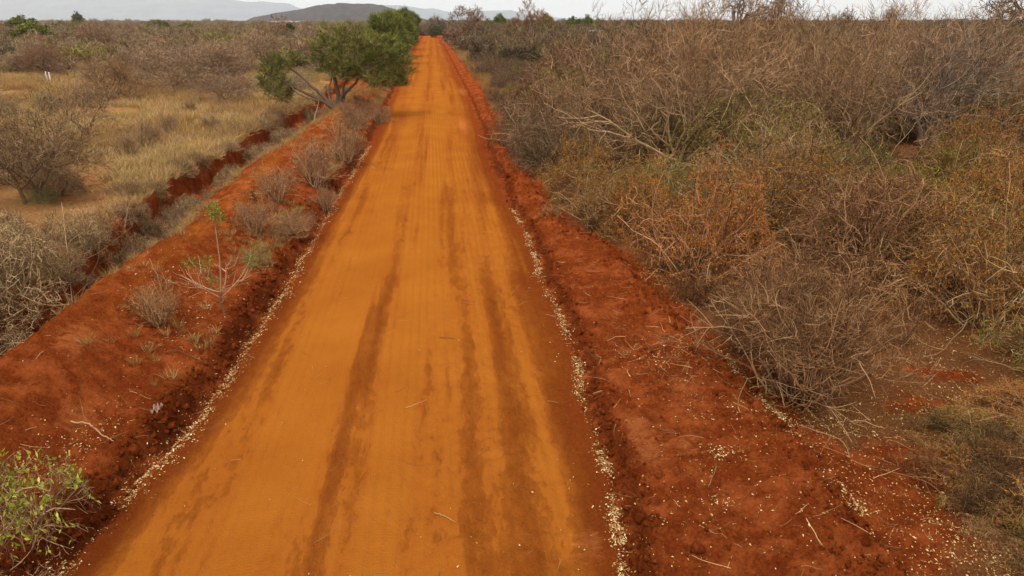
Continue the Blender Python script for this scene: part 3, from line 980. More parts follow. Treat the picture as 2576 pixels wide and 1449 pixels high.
plant(BARE[0], 6.4, 138, 'leafless round-crowned tree at the right edge of the far road', 'tree', sc=1.42, tn=(.8, .75, .72, 1))
plant(BARE[1], 24.7, 172, 'leafless tree with reddish dry crown rising over the horizon right of the road', 'tree', sc=1.45, tn=(.85, .68, .58, 1))
plant(BARE[0], 22, 190, 'smaller bare tree left of the reddish-crowned tree', 'tree', sc=1.05, tn=(.8, .7, .62, 1))
plant(BARE[1], -30.7, 152, 'grey leafless tree left of the small round green tree', 'tree', sc=(1.15, 1.15, .95), tn=(.9, .85, .8, 1))
plant(UMB[0], -32.5, 179, 'small round-headed dark green tree alone on the left plain', 'tree', sc=.95, leaf_tn=(.62, .66, .6, 1), tn=(.6, .6, .6, 1))
x, y = dirpx(1095, 330)
plant(BAO[0], x, y, 'small distant baobab beside the end of the road', 'tree', sc=(.5, .5, .95), tn=(.8, .78, .78, 1))
for (X, D, s, sz, i, lab) in ((1858, 165, .95, 1.13, 0, 'bare baobab with upswept branches on the right horizon'), (1950, 190, .85, 1.2, 1, 'bare baobab just right of the upswept one'),
                              (2110, 130, .55, .72, 1, 'low dense-crowned bare tree on the right horizon'), (2600, 112, 1.15, 1.1, 0, 'spreading baobab cut by the right edge of the picture'),
                              (2230, 170, .5, .8, 1, 'slender baobab with thin crown behind the thicket')):
    x, y = dirpx(X, D)
    plant(BAO[i], x, y, lab, 'tree', sc=(s, s, sz * 1.12), tn=(.68, .62, .58, 1))
x, y = px(225, 360)
plant(SAP[0], x, y, 'slim leafless sapling standing in straw grass on the left plain', 'sapling', sc=1.0, tn=(.8, .72, .68, 1))
x, y = px(80, 512)
plant(SHRT[0], x, y, 'dark-stemmed bare shrub tree at the left edge beside a bare red patch', 'shrub', sc=1.08, tn=(.72, .7, .6, 1))
plant(OLIVE[0], x + .35, y - .1, 'dark green low growth at the foot of the left edge shrub tree', 'shrub', sc=(.32, .32, .28), tn=(.6, .65, .5, 1), leaf_tn=(.45, .6, .5, 1))
x, y = px(300, 252)
plant(SHRT[1], x, y, 'brown vase-shaped bare shrub on the left plain above the slim sapling', 'shrub', sc=(1.2, 1.2, 1.1), tn=(.85, .72, .6, 1))
x, y = px(118, 196)
plant(SHRT[0], x, y, 'small dark-trunked bare tree behind the white posts', 'tree', sc=(1.2, 1.2, 1.15), tn=(.75, .65, .6, 1))
x, y = px(270, 128)
plant(SHRT[1], x, y, 'wide flat bare tree far out on the left plain', 'tree', sc=(3.2, 3.2, 1.7), tn=(.8, .72, .68, 1))
for j, (X, Y, s, lab) in enumerate(((440, 226, 1.15, 'grey many-stemmed shrub, left one of the clump on the left plain'), (505, 232, 1.3, 'grey many-stemmed shrub, middle of the clump on the left plain'),
                                    (580, 222, 1.2, 'grey many-stemmed shrub, right one of the clump on the left plain'), (640, 180, 1.4, 'grey dense shrub behind the clump near the green tree'),
                                    (560, 262, .7, 'small grey shrub in front of the grey clump'))):
    x, y = px(X, Y)
    plant(SHRT[j % 2], x, y, lab, 'shrub', sc=(1.35 * s, 1.35 * s, 1.05 * s), tn=(1.0, .96, .94, 1), group='grey shrubs in a clump on the left plain')
for j, (X, Y, s, lab) in enumerate(((430, 340, .45, 'tiny bare shrub left of the gully wall'), (665, 420, .0, ''), (530, 330, .4, 'tiny bare sapling just above the gully'), (322, 400, .45, 'low grey shrub in front of the slim sapling'),
                                    (370, 375, .5, 'pale grey low shrub in the middle of the straw field'), (140, 410, .45, 'small twig shrub beside the left edge shrub tree'))):
    if s:
        x, y = px(X, Y)
        plant(VASE[j % 3], x, y, lab, 'shrub', sc=s, tn=(.9, .85, .78, 1))

# ------------------------------------------------------------------ the big plants of the right thicket
def R_(k, x, y, sc, lab, tn, leaf=None, cat='shrub', rz=None, tw=None):
    plant(k, x, y, lab, cat, sc=sc, tn=tn, leaf_tn=leaf, rz=rz, twig_tn=tw)

BIG = simple_kind('bare_shrub', 501, Rr=1.5, H=2.0, n=120, whips=16, kind='vase', dens=1.0, ww=.008)
R_(BIG, 5.95, 8.35, (.95, .95, .95), 'big leafless brown shrub of fine upright stems at the edge of the right verge', (.76, .6, .46, 1))
R_(RUST[0], 6.15, 13.1, (1.0, .95, 1.25), 'orange-leaved rounded shrub with pale stems on the red verge', (.95, .68, .5, 1), (1.0, .78, .6, 1))
R_(RUST[1], 5.15, 17.9, (.9, .9, .78), 'low olive and rust shrub touching the road verge', (.85, .75, .6, 1), (.75, .8, .7, 1))
SPR = [tree_kind('sprawling_tree', 530 + i, H=3.6, Rc=4.4, trunk=.13, split=.12, levels=5, nlimb=6, fat=.85, ww=.012, nst=3, wander=.16) for i in range(2)]
R_(SPR[0], 9.6, 24.5, (1.25, 1.05, 1.12), 'sprawling pale leafless tree with long bare branches reaching over the verge', (1.25, 1.12, .96, 1), cat='tree', tw=(.95, .82, .68, 1))
R_(ARCH[1], 6.6, 27.0, (.75, .75, .8), 'pale bare branches spilling toward the road below the sprawling tree', (.95, .82, .66, 1))
R_(SPR[1], 16.0, 24.5, (1.0, .9, 1.0), 'second pale arching bare shrub in the middle of the thicket', (1.15, 1.0, .84, 1), tw=(.85, .74, .62, 1))
R_(SPR[0], 15.8, 29.5, (.9, .8, 1.0), 'pale arching bare shrub below the blue-grey stemmed one', (1.1, .96, .84, 1), tw=(.8, .72, .62, 1))
R_(MOUND[0], 9.7, 12.9, (1.3, 1.3, 1.2), 'large dome of reddish brown twigs in the middle of the thicket', (.72, .54, .42, 1))
R_(MOUND[1], 9.6, 17.8, (1.2, 1.2, 1.2), 'dark tangled dome behind the orange-leaved shrub', (.8, .72, .58, 1))
R_(OLIVE[0], 11.9, 22.0, (1.3, 1.3, 1.55), 'olive and orange leaved tall shrub behind the orange-leaved one', (.9, .82, .62, 1), (1.15, .95, .8, 1))
R_(OLIVE[1], 7.7, 19.3, (.8, .8, .8), 'green tinged shrub under the sprawling pale tree', (.85, .8, .62, 1), (.8, .9, .8, 1))
R_(RUST[0], 10.6, 10.4, (1.15, 1.1, 1.3), 'yellow-brown leafy shrub at the right edge of the picture', (.85, .72, .55, 1), (.8, .8, .62, 1))
R_(RUST[1], 7.9, 5.3, (.75, .75, .45), 'low yellow-leaved brush at the lower right corner', (.8, .7, .52, 1), (.85, .85, .7, 1))
R_(OLIVE[1], 10.1, 8.1, (.8, .8, .75), 'green leaved shrub above the lower right corner', (.7, .66, .5, 1), (.75, .78, .6, 1))
BLUE = tree_kind('bare_shrub_tree', 520, H=4.2, Rc=2.6, trunk=.12, split=.2, levels=4, nlimb=5, ww=.012, nst=7, wander=.14, fat=.7)
rg_ = np.random.default_rng(33)
R_(BLUE, 21.5, 27.8, (1.2, 1.2, 1.2), 'tall shrub with blue-grey stems and bare crown at upper right', (.95, 1.05, 1.2, 1), cat='shrub', tw=(.85, .78, .74, 1))
R_(RUST[1], 27.0, 29.5, (1.5, 1.3, 1.7), 'shrub with dangling golden dead leaves at the upper right edge', (.9, .75, .6, 1), (1.3, 1.1, .9, 1))
for (X, Y, s, lab) in ((1640, 240, 1.25, 'tall thin bare sapling poking above the horizon, farthest left in the thicket'), (1900, 300, 1.5, 'tall bare sapling in front of the baobabs'),
                       (2230, 290, 1.55, 'tall bare sapling left of the blue-grey stemmed shrub'), (1745, 250, 1.3, 'thin bare sapling between the left sapling and the baobabs')):
    x, y = px(X, Y)
    R_(SAP[random.randrange(3)], x, y, (s, s, s * 1.45), lab, (1.0, .88, .76, 1), cat='sapling')
random.seed(41)
for j in range(12):
    X = 1560 + j * 82 + random.uniform(-22, 22)
    D = random.uniform(34, 62)
    x, y = dirpx(X, D)
    s = random.uniform(1.5, 2.1)
    plant(SAP[j % 3], x, y, 'tall thin leafless sapling rising above the thicket skyline', 'sapling', sc=(s * 1.15, s * 1.15, random.uniform(1.7, 2.15)), tn=tint(.75, 1.0, .9, .8), group='tall saplings of the thicket skyline')
x, y = px(1280, 162)
R_(OLIVE[0], x, y, (1.3, 1.3, 1.55), 'round grey-green shrub standing alone beside the far verge', (.85, .85, .72, 1), (.75, .9, .75, 1))

taken = [(5.95, 8.35, 1.7), (6.15, 13.1, 1.7), (5.15, 17.9, 1.3), (9.7, 12.9, 1.8), (9.6, 17.8, 1.2), (11.9, 22, 1.2), (7.7, 19.3, 1.0), (10.6, 10.4, 1.5), (8.9, 6.3, 1.0), (10.1, 8.1, 1.0), (8.4, 22.0, 3.4), (15.5, 22.8, 3.2), (20, 26.5, 2.8), (21.5, 27.8, 3.0), (20, 25.8, 2.4), (8.2, 21.0, 1.5)]

# ------------------------------------------------------------------ the rest of the thicket: every shrub is one
def free(x, y, r, lst):
    return all((x - a) ** 2 + (y - b_) ** 2 > (r * .55 + c * .55) ** 2 for a, b_, c in lst)

cnt = 0
tints_right = [(.7, .58, .44), (.56, .54, .44), (.78, .56, .38), (.48, .46, .38), (.64, .62, .4)]
placed = list(taken)
yy = 9.5
tries = 0
groups_right = {'m': ('rounded leafless brown shrub in the dense thicket right of the road', 'rounded shrubs of the right thicket'),
                'v': ('upright leafless brown shrub in the dense thicket right of the road', 'upright shrubs of the right thicket'),
                'o': ('sparsely leaved olive shrub in the dense thicket right of the road', 'olive shrubs of the right thicket'),
                'r': ('rust leaved shrub among the bare ones in the near thicket', 'rust leaved shrubs of the near thicket')}
while cnt < 190 and tries < 9000:
    tries += 1
    u = tries / 9000
    y = 8.5 + 72 * (random.random() ** 1.5)
    lim = 9.5 + y * .92
    x0 = float(_E(y)) + .6
    x = random.uniform(x0, x0 + lim)
    s = np.interp(y, [8, 20, 40, 80], [.9, 1.3, 1.7, 2.1]) * random.uniform(.7, 1.25)
    if y < 11.5 and x < 12: continue
    if y > 45 and x < 9 + (y - 45) * .12: s *= .45
    r = 1.5 * s
    if x < float(_E(y)) + (.05 + .8 * s if y < 34 else .5 + 1.25 * s): continue
    if not free(x, y, r, placed): continue
    placed.append((x, y, r))
    t = random.choice(tints_right)
    hm = np.interp(y, [8, 20, 40, 80], [1.0, .97, .85, .74])
    q = random.random()
    k = 'm' if q < .42 else ('v' if q < .6 else 'o')
    if y < 26 and random.random() < .4: k = 'r'
    K_ = {'m': MOUND, 'v': VASE, 'o': OLIVE, 'r': RUST}[k]
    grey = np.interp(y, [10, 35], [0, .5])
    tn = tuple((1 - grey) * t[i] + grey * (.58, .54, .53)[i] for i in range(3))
    plant(random.choice(K_), x, y, groups_right[k][0], 'shrub', sc=(s, s, s * hm), group=groups_right[k][1], tn=tint(1.0, *tn), leaf_tn=tint(.95, 1, .95, .8, .2))
    cnt += 1

# left plain shrubs
placed_l = [(-14.2, 32.7, 1.5), (-11, 21.5, 1.5), (-20.5, 51.8, 2)]
cntl = 0
tries = 0
groups_left = {'m': ('rounded leafless grey-brown shrub scattered on the grassy left plain', 'rounded shrubs on the left plain'),
               'v': ('upright leafless grey-brown shrub scattered on the grassy left plain', 'upright shrubs on the left plain'),
               'o': ('faintly green shrub scattered on the grassy left plain', 'green tinged shrubs on the left plain')}
while cntl < 105 and tries < 8000:
    tries += 1
    y = 30 + 110 * (random.random() ** 1.1)
    x = random.uniform(-9 - y * .78, -9)
    cover = float(fbm(np.array([x]), np.array([y]), 16, 2, 90)[0])
    if y < 62 and (cover < .5 + (62 - y) * .003): continue
    if y < 50 and x > -16: continue
    s = np.interp(y, [20, 60, 140], [.6, 1.0, 1.35]) * random.uniform(.65, 1.2)
    if not free(x, y, 1.6 * s, placed_l): continue
    placed_l.append((x, y, 1.6 * s))
    q = random.random()
    k = 'm' if q < .34 else ('v' if q < .56 else 'o')
    K_ = {'m': MOUND, 'v': VASE, 'o': OLIVE}[k]
    plant(random.choice(K_), x, y, groups_left[k][0], 'shrub', sc=(s * 1.15, s * 1.15, s * .92), group=groups_left[k][1], tn=tint(.95, 1.0, 1.04, 1.0), leaf_tn=tint(1.0, 1.2, 1.2, .85, .1))
    cntl += 1

for j, (x, y, s) in enumerate(((6.95, 5.6, .42), (7.15, 6.3, .42), (6.6, 4.95, .34), (7.6, 7.0, .45), (7.7, 5.6, .55), (8.3, 6.5, .55), (7.2, 4.9, .45), (8.9, 7.3, .55), (6.35, 5.3, .2))):
    K_ = (OLIVE[1], RUST[0], LOW[0])[j % 3]
    plant(K_, x, y, 'low tangled yellow-brown brush at the lower right edge of the clearing', 'brush', sc=(s, s, s * (.42 if j % 3 < 2 else .7)), tn=(.95, .72, .5, 1), leaf_tn=(.95, .8, .6, 1), group='low brush at lower right')
random.seed(77)
for j in range(22):
    y = random.uniform(22, 56)
    x = -9.5 - random.random() * (y * .55)
    s = random.uniform(.28, .5)
    plant((VASE + MOUND)[j % 7], x, y, 'small dry shrub standing in the straw grass of the left plain', 'shrub', sc=(s, s, s * .9), tn=tint(1, .84, .76, .66), group='small shrubs in the straw grass')

# grey-green brush filling the near end of the gully and the land beyond
for j, (x, y, s, lab) in enumerate(((-7.6, 13.4, 1.3, 'tall tangled brush above the gully near the pale dead branches'), (-8.8, 12.6, 1.4, 'tall tangled brush cut by the left edge of the picture'), (-6.7, 11.6, .9, 'brush in the gully just behind the near bank'), (-7.9, 12.4, 1.35, 'grey-green tangled brush at the left edge above the gully'), (-8.6, 14.6, 1.2, 'tangled brush behind the brush at the left edge'),
                                    (-7.0, 10.4, 1.0, 'tangled brush hanging into the near end of the gully'), (-7.9, 16.6, .8, 'brush overhanging the gully wall'), (-9.6, 17.3, .8, 'low brush at the left edge before the bare red patch'),
                                    (-6.4, 13.4, .6, 'small brush on the gully floor'), (-7.3, 19.2, .55, 'grey twigs on the gully floor, farther up'), (-7.1, 22.8, .6, 'grey brush on the gully floor by the straw edge'),
                                    (-7.0, 27.5, .7, 'grey brush filling the far part of the gully'), (-6.9, 32, .75, 'grey brush in the gully before the green tree'), (-6.7, 36.5, .75, 'grey brush in the gully left of the leaning trunk'))):
    k = plant(LOW[j % 2], x, y, lab, 'brush', sc=(s, s, s * 1.35), tn=(1.05, 1.06, .9, 1), group='brush along the gully')
x, y = px(30, 480)
plant(MOUND[1], -13.2, 24.5, 'brown twiggy shrub at the left edge behind the shrub tree', 'shrub', sc=(.9, .9, .8), tn=(.85, .8, .68, 1))

for j in range(16):
    y = 15.5 + 2.3 * j * (1 + .02 * j) + random.uniform(-.6, .6)
    hang = j % 2 == 0
    x = float(WX(np.array([y]))[0]) + (random.uniform(-.35, 0) if hang else random.uniform(.55, .95))
    s = random.uniform(.38, .6)
    plant(LOW[j % 2], x, y, 'dry tangle overhanging the red gully wall' if hang else 'dry tangle lying on the floor of the red gully', 'brush', sc=(s, s * 1.2, s * 1.2), tn=tint(1, .9, .84, .76),
          group='dry tangles on the gully wall' if hang else 'dry tangles on the gully floor')

random.seed(5)
for j in range(9):
    x, y = -3.1 + random.uniform(-.4, .6), 36.5 + random.uniform(-3.5, 5)
    s = random.uniform(.2, .34)
    plant(VASE[j % 3], x, y, 'low dry shrub crowded around the foot of the leaning green tree', 'shrub', sc=(s * 1.2, s * 1.2, s), tn=tint(.85, 1, .86, .72), group='low shrubs around the foot of the green tree')

# shrubs, saplings and tufts on the bank
for (k, X, Y, z, s, lab, tn) in ((VASE[0], 790, 450, .5, .62, 'reddish twig shrub on the bank, left of the pair below the green tree', (1, .82, .7, 1)), (VASE[1], 868, 400, .3, .66, 'reddish twig shrub beside the road below the green tree', (1, .84, .72, 1)),
                                 (VASE[2], 640, 560, .7, .35, 'small brown twig tuft on the bank behind the green-topped sapling', (.95, .8, .68, 1)), (MOUND[2], 740, 590, .2, .3, 'low straw coloured tangle at the road edge', (1.1, .9, .7, 1)),
                                 (VASE[2], 700, 520, .4, .42, 'straw coloured twigs on the bank slope', (1.05, .88, .72, 1)), (MOUND[3], 950, 300, .2, .5, 'low twigs between the green tree and the road', (1, .84, .7, 1)),
                                 (VASE[0], 1000, 210, .2, .75, 'brown twigs under the right side of the nearest green tree', (.95, .82, .66, 1)), (VASE[1], 820, 520, .1, .3, 'small dry shrub at the left road edge', (1.05, .9, .75, 1)),
                                 (VASE[2], 390, 765, .8, .32, 'dry grass-like tuft with a dead stick on the near bank', (1.05, .86, .62, 1))):
    x, y = px(X, Y, z)
    plant(k, x, y, lab, 'shrub', sc=s, tn=tn, group='dry shrubs on the bank')

# the green-topped sapling with its bare lower branches
def sapling():
    rg = np.random.default_rng(61)
    tr, br, lf = G(), G(), G()
    P0 = grow([(0, 0, -.1)], [(.02, 0, 1)], .55, 5, .06, .0, rg)
    tr.add(*tube(P0, .022, .018, .4, 6, rg))
    P1 = grow([P0[0, -1]], [(.12, .02, 1)], 1.45, 9, .035, .02, rg)
    tr.add(*tube(P1, .015, .007, .6, 5, rg))
    a = np.array([.2, 1.2, 2.2, 3.1, 4.0, 5.2, 3.4, .6])
    d = np.stack([np.cos(a), np.sin(a) * .7, .38 + .2 * np.sin(a * 3)], 1)
    P2 = grow(P0[0, [4, 5, 5, 4, 5, 3, 5, 5]], d, .75, 7, .14, .04, rg)
    br.add(*tube(P2, .009, .003, rg.uniform(.4, .9, 8), 5, rg))
    p, dd, _, _ = kids(P2, 5, .3, 1, .6, rg, .1)
    P3 = grow(p, dd, .28 * rg.uniform(.5, 1.3, len(p)), 4, .15, .05, rg)
    br.add(*tube(P3, .005, .002, rg.uniform(.5, 1, len(P3)), 4, rg))
    # clusters of feathery leaves: crown and side sprays
    for (c, r, n) in ((P1[0, -1], .13, 260), (P1[0, -1] + [.08, 0, -.12], .1, 120), (P0[0, -1] + [-.42, 0, .55], .13, 110), (P0[0, -1] + [-.15, 0, .55], .12, 130),
                      (P0[0, -1] + [-.12, .0, .22], .1, 90), (P0[0, -1] + [.55, .1, .55], .12, 90)):
        u = nrm(rg.normal(size=(n, 3)))
        q = c + u * (r * rg.uniform(.2, 1.1, n))[:, None]
        lf.add(*leaves(q, u + np.array([0, 0, .2]), .045, .014, rg.uniform(.2, 1, n), rg))
        Pt = grow(np.repeat([P0[0, -1] * .3 + P1[0, 2] * .7 if c[2] < 1.3 else P1[0, -3]], 2, 0), [c - P1[0, 2] if c[2] < 1.3 else c - P1[0, -3]] * 2, np.linalg.norm(c - (P1[0, 2] if c[2] < 1.3 else P1[0, -3])), 4, .08, 0, rg)
        br.add(*tube(Pt, .005, .003, .5, 4, rg))
    return Kind('sapling', [('trunk', tr.mesh('trunk', M_stem, True)), ('branches', br.mesh('branches', M_twig)), ('leaves', lf.mesh('leaves', M_green))])
SP = sapling()
x, y = px(570, 822)
plant(SP, x, y, 'thin sapling with a green leafy top and bare pale lower branches on the bank', 'sapling', sc=.98, rz=0, tn=(1.05, .98, .95, 1), leaf_tn=(1.0, 1.2, .7, 1))
x, y = px(650, 700)
plant(OLIVE[1], x, y, 'small bright green leafy sprig on the bank right of the thin sapling', 'shrub', sc=(.22, .22, .3), tn=(1, .9, .75, 1), leaf_tn=(1.15, 1.35, .8, 1))

# bright green bush in the lower left corner
GB = bush_geo(71, Rr=.62, H=.95, n=30, kind='mound', dens=.9, ww=.007, whips=0)
GBK = Kind('leafy_shrub', [('stems', GB[0].mesh('stems', M_stem)), ('twigs', GB[1].mesh('twigs', M_twig)),
                            ('leaves', leaf_geo(GB[2], np.random.default_rng(3), 2, .05, .022, .25, .26).mesh('leaves', plant_mat('fresh_leaves', srgb(104, 118, 40), srgb(142, 148, 60), srgb(186, 184, 100))))])
gbx, gby = px(25, 1345, .35)
plant(GBK, gbx, gby, 'bright yellow-green leafy bush in the lower left corner', 'shrub', sc=(1.05, 1.05, 1.4), tn=(.9, .8, .7, 1), leaf_tn=(1.12, 1.05, .8, 1), rz=.4)

# ------------------------------------------------------------------ dead sticks, posts, far roofs, mast, scrap
def stick(name, pts, r, lab, cat='stick', tn=(1, 1, 1, 1), fork=0, seed=0, mat=None, group=None):
    rg = np.random.default_rng(seed)
    pts = np.array(pts, float)
    t = np.linspace(0, len(pts) - 1, len(pts) * 4)
    P = np.stack([np.interp(t, np.arange(len(pts)), pts[:, j]) for j in range(3)], 1)
    P[1:-1] = (P[:-2] + 2 * P[1:-1] + P[2:]) / 4
    c = P[0].copy()
    P = P - c
    P += rg.normal(size=P.shape) * r * .5
    g = G().add(*tube(P[None], r, r * .45, rg.uniform(.3, .9), 6, rg, .08))
    if fork:
        p, d, _, _ = kids(P[None], fork, .25, .9, .6, rg, .1)
        g.add(*tube(grow(p, d, np.linalg.norm(P[-1]) * .35, 5, .15, 0, rg), r * .5, r * .2, rg.uniform(.3, .9, fork), 5, rg))
    o = bpy.data.objects.new(name, g.mesh(name, mat or M_twig, True))
    COL.objects.link(o)
    o.location = c
    o.color = tn
    o['label'] = lab
    o['category'] = cat
    if group: o['group'] = group
    return o


def on(X, Y, up=.01, z=0):
    x, y = px(X, Y, z)
    return (x, y, hz(x, y) + up)


stick('stick', [on(1105, 856), on(1122, 855, .02), on(1145, 860)], .007, 'short dark stick lying across the middle of the road', tn=(.55, .4, .3, 1))
stick('stick', [on(1092, 1296), on(1115, 1306, .02), on(1147, 1322)], .006, 'pale stick with a crossing twig on the near road', tn=(1, .85, .6, 1), fork=2, seed=3)
stick('stick', [on(1165, 768), on(1185, 772, .02), on(1205, 770)], .005, 'thin pale twig on the road centre', tn=(1, .85, .6, 1))
stick('fallen_branch', [on(172, 1032, .03, .6), on(215, 1030, .06, .6), on(250, 1045, .05, .6), on(276, 1062, .02, .55)], .012, 'bent pale branch lying on the near red bank', 'branch', tn=(1, .82, .66, 1), fork=2, seed=4)
stick('fallen_branch', [on(412, 868, .02, .5), on(440, 860, .05, .5), on(480, 862, .03, .45), on(510, 875, .02, .4)], .009, 'thin curved branch on the bank slope below the sapling', 'branch', tn=(.95, .72, .5, 1), fork=2, seed=5)
stick('dead_stick', [on(402, 715, -.02, .8), tuple(np.array(on(400, 715, .25, .8))), tuple(np.array(on(388, 712, .42, .8)))], .014, 'dark crooked dead stick standing on the bank', 'stick', tn=(.6, .5, .42, 1), seed=6)
stick('dead_log', [on(745, 318, .05, .5), on(775, 303, .12, .5), on(812, 292, .1, .5)], .07, 'dead log lying on the bank at the foot of the green tree', 'log', tn=(.6, .52, .42, 1), fork=2, seed=7, mat=M_stem)
stick('fallen_branch', [on(690, 470, .05, .8), on(715, 462, .12, .7), on(745, 470, .05, .6)], .02, 'grey forked dead branch on the bank below the reddish shrubs', 'branch', tn=(.8, .68, .55, 1), fork=3, seed=8)
stick('tree_stump', [on(640, 505, -.03, .8), on(638, 503, .1, .8), on(636, 500, .2, .8)], .05, 'small dark stump on the crest of the bank', 'stump', tn=(.6, .45, .36, 1), fork=2, seed=9, mat=M_stem)
for j, (a, b_, c, lab) in enumerate(((on(185, 762, -.1, .2), on(170, 720, .5), on(180, 610, .9), 'pale upright dead branch over the near gully'),
                                     (on(180, 760, -.1, .2), on(150, 700, .3), on(60, 690, .6), 'pale dead branch leaning left over the near gully'),
                                     (on(150, 700, .2), on(250, 620, .7), on(330, 555, .8), 'long thin grey branch slanting right across the gully'),
                                     (on(0, 750, .3), on(120, 765, .25), on(185, 775, .1), 'long pale stick lying at the left edge below the brush'))):
    stick('dead_branch', [a, b_, c], .013 - .002 * j, lab, 'branch', tn=(1.0, .9, .8, 1), fork=3, seed=20 + j)
for j, (a, b_, c, lab) in enumerate(((on(1780, 1240), on(1800, 1200, .04), on(1790, 1160), 'thin curled twig on the verge by the big brown shrub'),
                                     (on(2010, 1080, .03), on(2120, 1120, .1), on(2150, 1200, .02), 'bent pale twig at the edge of the lower right clearing'),
                                     (on(2130, 935, .1), on(2250, 960, .3), on(2400, 1060, .02), 'long thin branch lying across the lower right clearing'),
                                     (on(2215, 1180, .03), on(2330, 1230, .15), on(2420, 1290, .03), 'pale branch beside the low brush at lower right'),
                                     (on(2005, 1330), on(2040, 1385, .02), on(2060, 1420), 'reddish root-like twig on the lower right verge'))):
    stick('stick', [a, b_, c], .007, lab, 'twig', tn=(1, .82, .62, 1), fork=2, seed=40 + j)

M_white = bpy.data.materials.new('white_paint')
n_, b__ = nodes(M_white)
b__.inputs['Base Color'].default_value = (.72, .72, .7, 1)
M_roof = bpy.data.materials.new('roof_sheet')
n_, b__ = nodes(M_roof)
b__.inputs['Base Color'].default_value = (.4, .41, .41, 1)
M_wall = bpy.data.materials.new('plaster')
n_, b__ = nodes(M_wall)
b__.inputs['Base Color'].default_value = (.42, .38, .32, 1)
for X, s, lab in ((122, 1.0, 'white post on the left plain, left of the pair'), (130, .93, 'white post on the left plain, right of the pair')):
    x, y = px(X, 216)
    P = np.array([[(0, 0, -.2), (0, .01, .5), (.01, 0, .95 * s), (.01, 0, 1.0 * s)]], float)
    g = G().add(*tube(P, .055, .05, .5, 8)).add(*tube(P[:, 2:] + np.array([0, 0, .04 * s]), .065, .02, .5, 8))
    o = bpy.data.objects.new('white_post', g.mesh('white_post', M_white, True))
    COL.objects.link(o)
    o.location = (x, y, hz(x, y))
    o['label'] = lab
    o['category'] = 'post'
    o['group'] = 'white posts on the left plain'


def box_mesh(name, boxes, mat):
    V, Q = [], []
    for (x0, x1, y0, y1, z0, z1, xr) in boxes:
        n0 = len(V)
        my = (y0 + y1) / 2
        if xr:   # gabled roof
            V += [(x0, y0, z0), (x1, y0, z0), (x1, y1, z0), (x0, y1, z0), (x0 + xr, my, z1), (x1 - xr, my, z1), (x1 - xr, my + .02, z1), (x0 + xr, my + .02, z1)]
        else:
            V += [(x0, y0, z0), (x1, y0, z0), (x1, y1, z0), (x0, y1, z0), (x0, y0, z1), (x1, y0, z1), (x1, y1, z1), (x0, y1, z1)]
        for f in ((0, 3, 2, 1), (4, 5, 6, 7), (0, 1, 5, 4), (1, 2, 6, 5), (2, 3, 7, 6), (3, 0, 4, 7)):
            Q.append([i + n0 for i in f])
    Q = np.array(Q)
    return mesh_raw(name, np.array(V, float), Q.ravel(), np.arange(0, Q.size, 4), [mat])


def building(X, D, wd, dp, ht, lab, base):
    x, y = dirpx(X, D)
    t = bpy.data.objects.new('shed', None)
    COL.objects.link(t)
    t.location = (x, y, base)
    t['label'] = lab
    t['category'] = 'building'
    dr = bpy.data.materials.get('dark_opening') or bpy.data.materials.new('dark_opening')
    if not dr.use_nodes:
        _, bb = nodes(dr)
        bb.inputs['Base Color'].default_value = (.05, .05, .05, 1)
    for nm, me in (('wall', box_mesh('wall', [(-wd / 2, wd / 2, -dp / 2, dp / 2, 0, ht * .7, 0)], M_wall)),
                   ('roof', box_mesh('roof', [(-wd / 2 - .6, wd / 2 + .6, -dp / 2 - .6, dp / 2 + .6, ht * .7, ht, wd * .04)], M_roof)),
                   ('door', box_mesh('door', [(-wd * .05, wd * .05, -dp / 2 - .05, -dp / 2 + .05, 0, ht * .55, 0)], dr))):
        o = bpy.data.objects.new(nm, me)
        COL.objects.link(o)
        o.parent = t


building(720, 1150, 46, 14, 4.6, 'long low pale-roofed shed in front of the dark hill', 0.2)
building(1500, 150, 2.6, 2.0, 2.7, 'small pale tin roof showing above the scrub right of the road', 0.6)
x, y = dirpx(1053, 420)
P = np.array([[(0, 0, -1), (0, 0, 3), (.03, 0, 6), (.05, 0, 9.0)]], float)
g = G().add(*tube(P, .12, .08, .2, 6)).add(*tube(np.array([[(-.7, 0, 8.3), (0, 0, 8.35), (.7, 0, 8.3)]], float), .05, .05, .2, 5))
o = bpy.data.objects.new('utility_pole', g.mesh('utility_pole', M_stem, True))
COL.objects.link(o)
o.location = (x, y, hz(x, y))
o['label'] = 'thin dark pole on the horizon beside the roadside trees'
o['category'] = 'pole'
o.color = (.6, .6, .6, 1)

# crumpled pale scrap caught on the ditch edge
x, y = px(405, 1072)
nx_ = 12
uu, vv = np.meshgrid(np.linspace(-.5, .5, nx_), np.linspace(-.5, .5, nx_))
Vs = np.stack([uu * .1 * (1 + .3 * np.sin(vv * 9)), vv * .14, .03 + .03 * np.sin(uu * 13 + vv * 7) + .02 * np.cos(vv * 17)], -1).reshape(-1, 3)
k = ((np.arange(nx_ - 1) * nx_)[:, None] + np.arange(nx_ - 1)[None, :]).ravel()
Q = np.stack([k, k + 1, k + 1 + nx_, k + nx_], 1)
ms = bpy.data.materials.new('thin_plastic')
n_, b__ = nodes(ms)
b__.inputs['Base Color'].default_value = (.3, .18, .13, 1)
b__.inputs['Roughness'].default_value = .5
o = bpy.data.objects.new('plastic_scrap', mesh_raw('plastic_scrap', Vs, Q.ravel(), np.arange(0, Q.size, 4), [ms], {}, smooth=True))
COL.objects.link(o)
o.location = (x, y, hz(x, y) + .02)
o['label'] = 'crumpled whitish scrap caught on the broken edge of the left ditch'
o['category'] = 'litter'

# ------------------------------------------------------------------ uncountable stuff
def lit_mat(name, c0, c1, c2):
    return plant_mat(name, c0, c1, c2)


